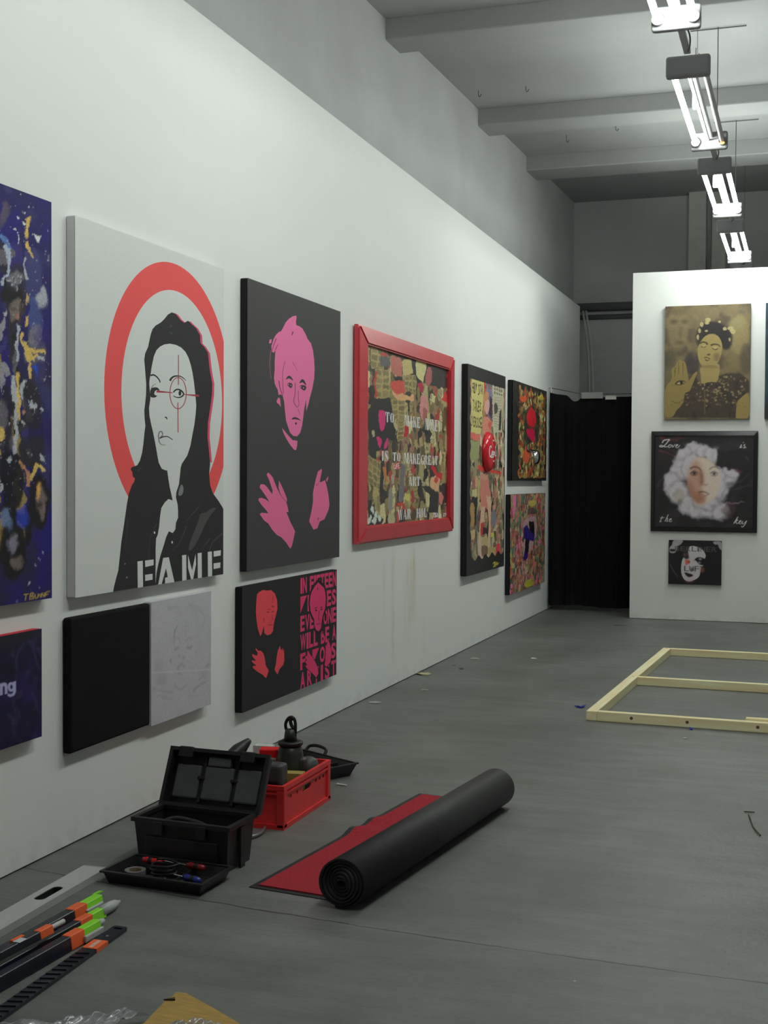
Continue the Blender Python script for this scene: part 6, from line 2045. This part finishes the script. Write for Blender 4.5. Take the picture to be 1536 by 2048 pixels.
t = pack_root((-2.415, 3.80), (-2.44, 3.45), 'thin pole with a grey rod end lying on top of the navy sleeves')
t.location.z = .05
sleeve(t, -.7, -.14, .034, .026, 'card_sleeve', M_NAVY)
sleeve(t, -.145, -.075, .037, .028, 'orange_band', M_ORANGE)
obj('rod_end', tube(bmesh.new(), [(0, -.08, .016), (0, .0, .016)], .009, 10), M_PALE, t)
box('sticker', (-.012, .016, -.255, -.215, .0285, .0295), mat('white_sticker', (.6, .62, .66), .4), t)
box('red_sticker', (-.03, -.014, -.25, -.19, .01, .03), M_ORANGE, t, bevel=.003)
t = thing('scale_rule', 'flat black ribbed bar with an orange label, nearest the camera', 'bar', (-2.280, 3.955, 0), math.atan2(.031, .745))
obj('bar', plate(bmesh.new(), [rrect(-.027, .027, -.92, 0, .008), rrect(-.016, .017, -.03, -.016, .005)], .012, 2, .001), M_NAVY, t)
for k in range(16):
    o_ = box('rib', (-.024, .024, -.004, .004, .013, .0165), M_NAVY, t, loc=(0, -.27 - k * .037, 0), rot=(0, 0, math.radians(14)))
lb = box('orange_label', (-.0275, .0275, -.225, -.145, .0005, .0145), M_ORANGE, t)
for k in range(6):
    box('white_letter', (-.008, .006, -.216 + k * .011, -.209 + k * .011, .0145, .0152), mat('white_print', (.7, .66, .62), .5), lb)
obj('rivet', lathe(bmesh.new(), [(0, .002), (.004, .0015), (.005, 0), (0, 0)], 10), M_STEEL, t, (0, -.1, .013))

# ---- cardboard and clear film at the lower edge
M_CARD = mat('packing_cardboard', S(150, 122, 70, 1.45), .8, spec=.2, var=.16, scale=18, bump=.1, bscale=120, stretch=(1, 6, 1))
t = thing('cardboard_box', 'torn corner of brown cardboard at the lower edge of the picture', 'cardboard', (-1.72, 3.1, 0))
zc_ = .085
P = [on_z(*p, zc_)[:2] for p in ((333, 1999), (345, 1992), (352, 1984), (372, 1986), (420, 2012), (478, 2046))]
P += [np.array([-1.05, 2.9]), np.array([-1.5, 2.55]), np.array([-1.95, 2.75]), on_z(288, 2046, zc_)[:2]]
bm = plate(bmesh.new(), [[(p[0] + 1.72, p[1] - 3.1) for p in P]], .006, 2, zc_ - .006)
obj('top_flap', bm, M_CARD, t)
for i, (a, b) in enumerate(((P[3], P[6]), (P[0], P[9]))):
    a, b = a - np.array([-1.72, 3.1]), b - np.array([-1.72, 3.1])
    bm = bmesh.new()
    n = np.array([-(b - a)[1], (b - a)[0]])
    n = n / np.linalg.norm(n) * .005 * (-1 if i == 0 else 1)
    q = [a, b, b - n, a - n]
    lo = [bm.verts.new((p[0], p[1], .001)) for p in q]
    hi = [bm.verts.new((p[0], p[1], zc_ - .006)) for p in q]
    bm.faces.new(lo[::-1])
    bm.faces.new(hi)
    for k in range(4):
        bm.faces.new((lo[k], lo[(k + 1) % 4], hi[(k + 1) % 4], hi[k]))
    obj('side_wall', bm, M_CARD, t)
a = on_z(338, 2000, zc_)
obj('torn_edge', plate(bmesh.new(), [[(a[0] + 1.72 - .012, a[1] - 3.1 - .01), (a[0] + 1.72 + .02, a[1] - 3.1 + .0), (a[0] + 1.72 + .012, a[1] - 3.1 + .014)]], .004, 2, zc_ + .001), mat('dark_card', (.06, .035, .02), .9), t)


def film_material():
    m = bpy.data.materials.new('clear_film')
    m.use_nodes = True
    nt = m.node_tree
    nt.nodes.clear()
    o = nt.nodes.new('ShaderNodeOutputMaterial')
    tr_ = nt.nodes.new('ShaderNodeBsdfTransparent')
    tr_.inputs[0].default_value = (.9, .92, .92, 1)
    gl = nt.nodes.new('ShaderNodeBsdfGlossy')
    gl.inputs['Roughness'].default_value = .18
    gl.inputs['Color'].default_value = (.9, .92, .95, 1)
    df = nt.nodes.new('ShaderNodeBsdfDiffuse')
    df.inputs[0].default_value = (.6, .62, .63, 1)
    fr = nt.nodes.new('ShaderNodeFresnel')
    fr.inputs[0].default_value = 1.5
    m1 = nt.nodes.new('ShaderNodeMixShader')
    m1.inputs[0].default_value = .30
    nt.links.new(tr_.outputs[0], m1.inputs[1])
    nt.links.new(df.outputs[0], m1.inputs[2])
    m2 = nt.nodes.new('ShaderNodeMixShader')
    ad = math_node(nt, 'MULTIPLY_ADD', fr.outputs[0], 1.2, .06)
    nt.links.new(ad, m2.inputs[0])
    nt.links.new(m1.outputs[0], m2.inputs[1])
    nt.links.new(gl.outputs[0], m2.inputs[2])
    nt.links.new(m2.outputs[0], o.inputs[0])
    return m


def film(name, label, edge, dz, seed, depth=.4, zb=0.0):
    """crumpled sheet of clear film; edge = far outline in photograph points at height dz"""
    g = np.random.default_rng(seed)
    E = [on_z(*p, dz) for p in edge]
    nx, ny = 110, 46
    ex = np.linspace(0, len(E) - 1, nx)
    top = np.array([[np.interp(x, range(len(E)), [e[k] for e in E]) for k in range(2)] for x in ex])
    nz = vnoise(ny, nx, 10, 4, seed)
    nz2 = 1 - np.abs(vnoise(ny, nx, 7, 3, seed + 1) * 2 - 1) * 2
    bm = bmesh.new()
    V = []
    for j in range(ny):
        f = j / (ny - 1)
        row = []
        for i in range(nx):
            fall = math.sin(min(1, f * 5) * math.pi / 2)
            z = zb + (dz - zb) * .35 + (dz - zb) * .9 * fall * (.35 + .65 * nz[j, i]) + .02 * max(0, nz2[j, i]) * fall
            row.append(bm.verts.new((top[i][0] + .02 * (nz[j, i] - .5), top[i][1] - f * depth + .02 * (nz2[j, i] - .5) * f, max(zb + .004, z))))
        V.append(row)
    for j in range(ny - 1):
        for i in range(nx - 1):
            bm.faces.new((V[j][i], V[j][i + 1], V[j + 1][i + 1], V[j + 1][i]))
    o = obj(name, bm, MATS.get('clear_film') or MATS.setdefault('clear_film', film_material()), smooth=True)
    return tag(o, label, 'plastic film', 'clear packing film')


film('plastic_film', 'crumpled clear plastic film in the lower left corner', ((-60, 2046), (20, 2036), (140, 2024), (200, 2018), (260, 2012), (296, 2009)), .05, 5)
film('plastic_film', 'second crumple of clear film lying over the cardboard corner', ((320, 2052), (350, 2042), (390, 2034), (430, 2038), (475, 2050)), .13, 9, .3, .09)

# ---- wooden frame on the floor
M_PINE = mat('pine_batten', S(216, 205, 166, 1.6), .65, spec=.25, col2=S(200, 184, 140, 1.5), scale=2.2, stretch=(1, 14, 14))
M_PINEY = mat('pine_batten_long', S(218, 208, 168, 1.6), .65, spec=.25, col2=S(202, 186, 142, 1.5), scale=2.2, stretch=(14, 1, 14))
wf = thing('timber_frame', 'raw pine batten frame with one cross rail lying on the floor', 'frame', (-1.37, 8.45, 0), math.radians(-2.4))
BH = .064
o_ = box('batten', (0, .072, .0, 3.45, .001, BH), M_PINEY, wf, bevel=.003)
for y0 in (0, 1.60, 3.40):
    box('batten', (.072 if y0 else .0726, 2.35, y0, y0 + .058, .001, BH), M_PINE, wf, bevel=.003)
box('batten', (2.35, 2.42, 0, 3.458, .001, BH), M_PINEY, wf, bevel=.003)
box('splice_batten', (1.02, 2.3, .0605, .11, .001, .078), M_PINE, wf, bevel=.003)
for x, y, a in ((.3, .0, .02), (.66, .0, .03), (1.1, 0, .018)):
    obj('knot', lathe(bmesh.new(), [(0, .0012), (.009, .001), (.011, 0), (0, 0)], 10), mat('knot_brown', (.16, .09, .04), .7), wf, (x, -.0002, .035), (math.radians(90), 0, 0))
for x, y in ((.0, 1.62), (.0, 3.42)):
    obj('screw_head', lathe(bmesh.new(), [(0, .0015), (.005, .001), (.006, 0), (0, 0)], 10), M_STEEL, wf, (.036, y, BH))


# ---- litter on the floor
def scrap(name, label, cat, px, py, size, col, m=None, h=.004, group='scraps on the floor', ar=1.0):
    p = on_z(px, py)
    g = np.random.default_rng(int(px * 7 + py))
    n = 7
    lp = [(size * (.6 + .5 * g.random()) * math.cos(k * 2 * math.pi / n), ar * size * (.6 + .5 * g.random()) * math.sin(k * 2 * math.pi / n)) for k in range(n)]
    bm = plate(bmesh.new(), [lp], .0015, 2, 0)
    for v in bm.verts:
        v.co.z += .0005 + h * abs(v.co.x) / size * g.random()
    o = obj(name, bm, m or mat('scrap_%d' % px, col, .8), None, (p[0], p[1], 0), (0, 0, g.random() * 3))
    return tag(o, label, cat, group)


scrap('paper_scrap', 'torn pale grey paper scrap on the floor under the lettered black canvas', 'paper', 752, 1405, .055, (.42, .42, .40))
scrap('masking_tape', 'crumpled yellowish tape piece against the foot of the left wall', 'tape', 846, 1349, .07, (.5, .46, .28), h=.02)
scrap('paper_scrap', 'small pale scrap on the floor below the tall collage', 'paper', 950, 1317, .05, (.4, .39, .36))
scrap('paper_scrap', 'tiny white crumb of paper in the middle of the far floor', 'paper', 1068, 1317, .035, (.75, .75, .72))
scrap('card_chip', 'dark flat chip lying left of the white crumb on the far floor', 'chip', 922, 1337, .05, (.08, .08, .08), ar=.5)
scrap('card_chip', 'smaller dark chip beside the flat one near the wall', 'chip', 908, 1331, .03, (.1, .1, .1), ar=.5)
scrap('paper_scrap', 'white plaster crumb in front of the timber frame', 'paper', 1370, 1477, .014, (.75, .75, .72))
scrap('paper_scrap', 'pale crumbs under the yellowish tape by the wall', 'paper', 850, 1380, .03, (.45, .45, .42))
scrap('leaf_scrap', 'thin brown sliver on the floor before the curtain', 'scrap', 1240, 1251, .07, (.1, .09, .06), ar=.35)
M_BLUE = mat('blue_tape', S(36, 44, 130, 1.6), .5)
scrap('blue_tape', 'crumpled blue tape beside the near left corner of the timber frame', 'tape', 1161, 1415, .045, None, M_BLUE, h=.035, ar=.7)
scrap('blue_tape', 'blue tape scrap sticking out under the front batten', 'tape', 1382, 1459, .03, None, M_BLUE, h=.01, ar=.6)
p = on_z(674, 1570)
q = on_z(694, 1573)
tag(obj('white_peg', tube(bmesh.new(), [(p[0], p[1], .006), (q[0], q[1], .006)], [.005, .003], 8), mat('white_peg_paint', (.7, .7, .68), .5)), 'small white plastic peg on the floor right of the black case half', 'peg')
T_ = [on_z(*p_) for p_ in ((1497, 1631), (1500, 1640), (1506, 1655), (1514, 1667), (1521, 1673))]
tw = thing('twig', 'thin bent brown twig lying on the floor at the right edge', 'twig', (T_[0][0], T_[0][1], 0))
obj('stem', tube(bmesh.new(), smooth_pts([(v[0], v[1], .005 + .004 * (i % 2)) for i, v in enumerate(T_)], 4), .003, 6), mat('twig_brown', (.07, .06, .03), .8), tw, smooth=True)
a, b = on_z(1488, 1625), on_z(1509, 1627)
obj('side_shoot', tube(bmesh.new(), [(a[0], a[1], .005), (b[0], b[1], .006)], .0028, 6), MATS['twig_brown'], tw)
settle(tw)
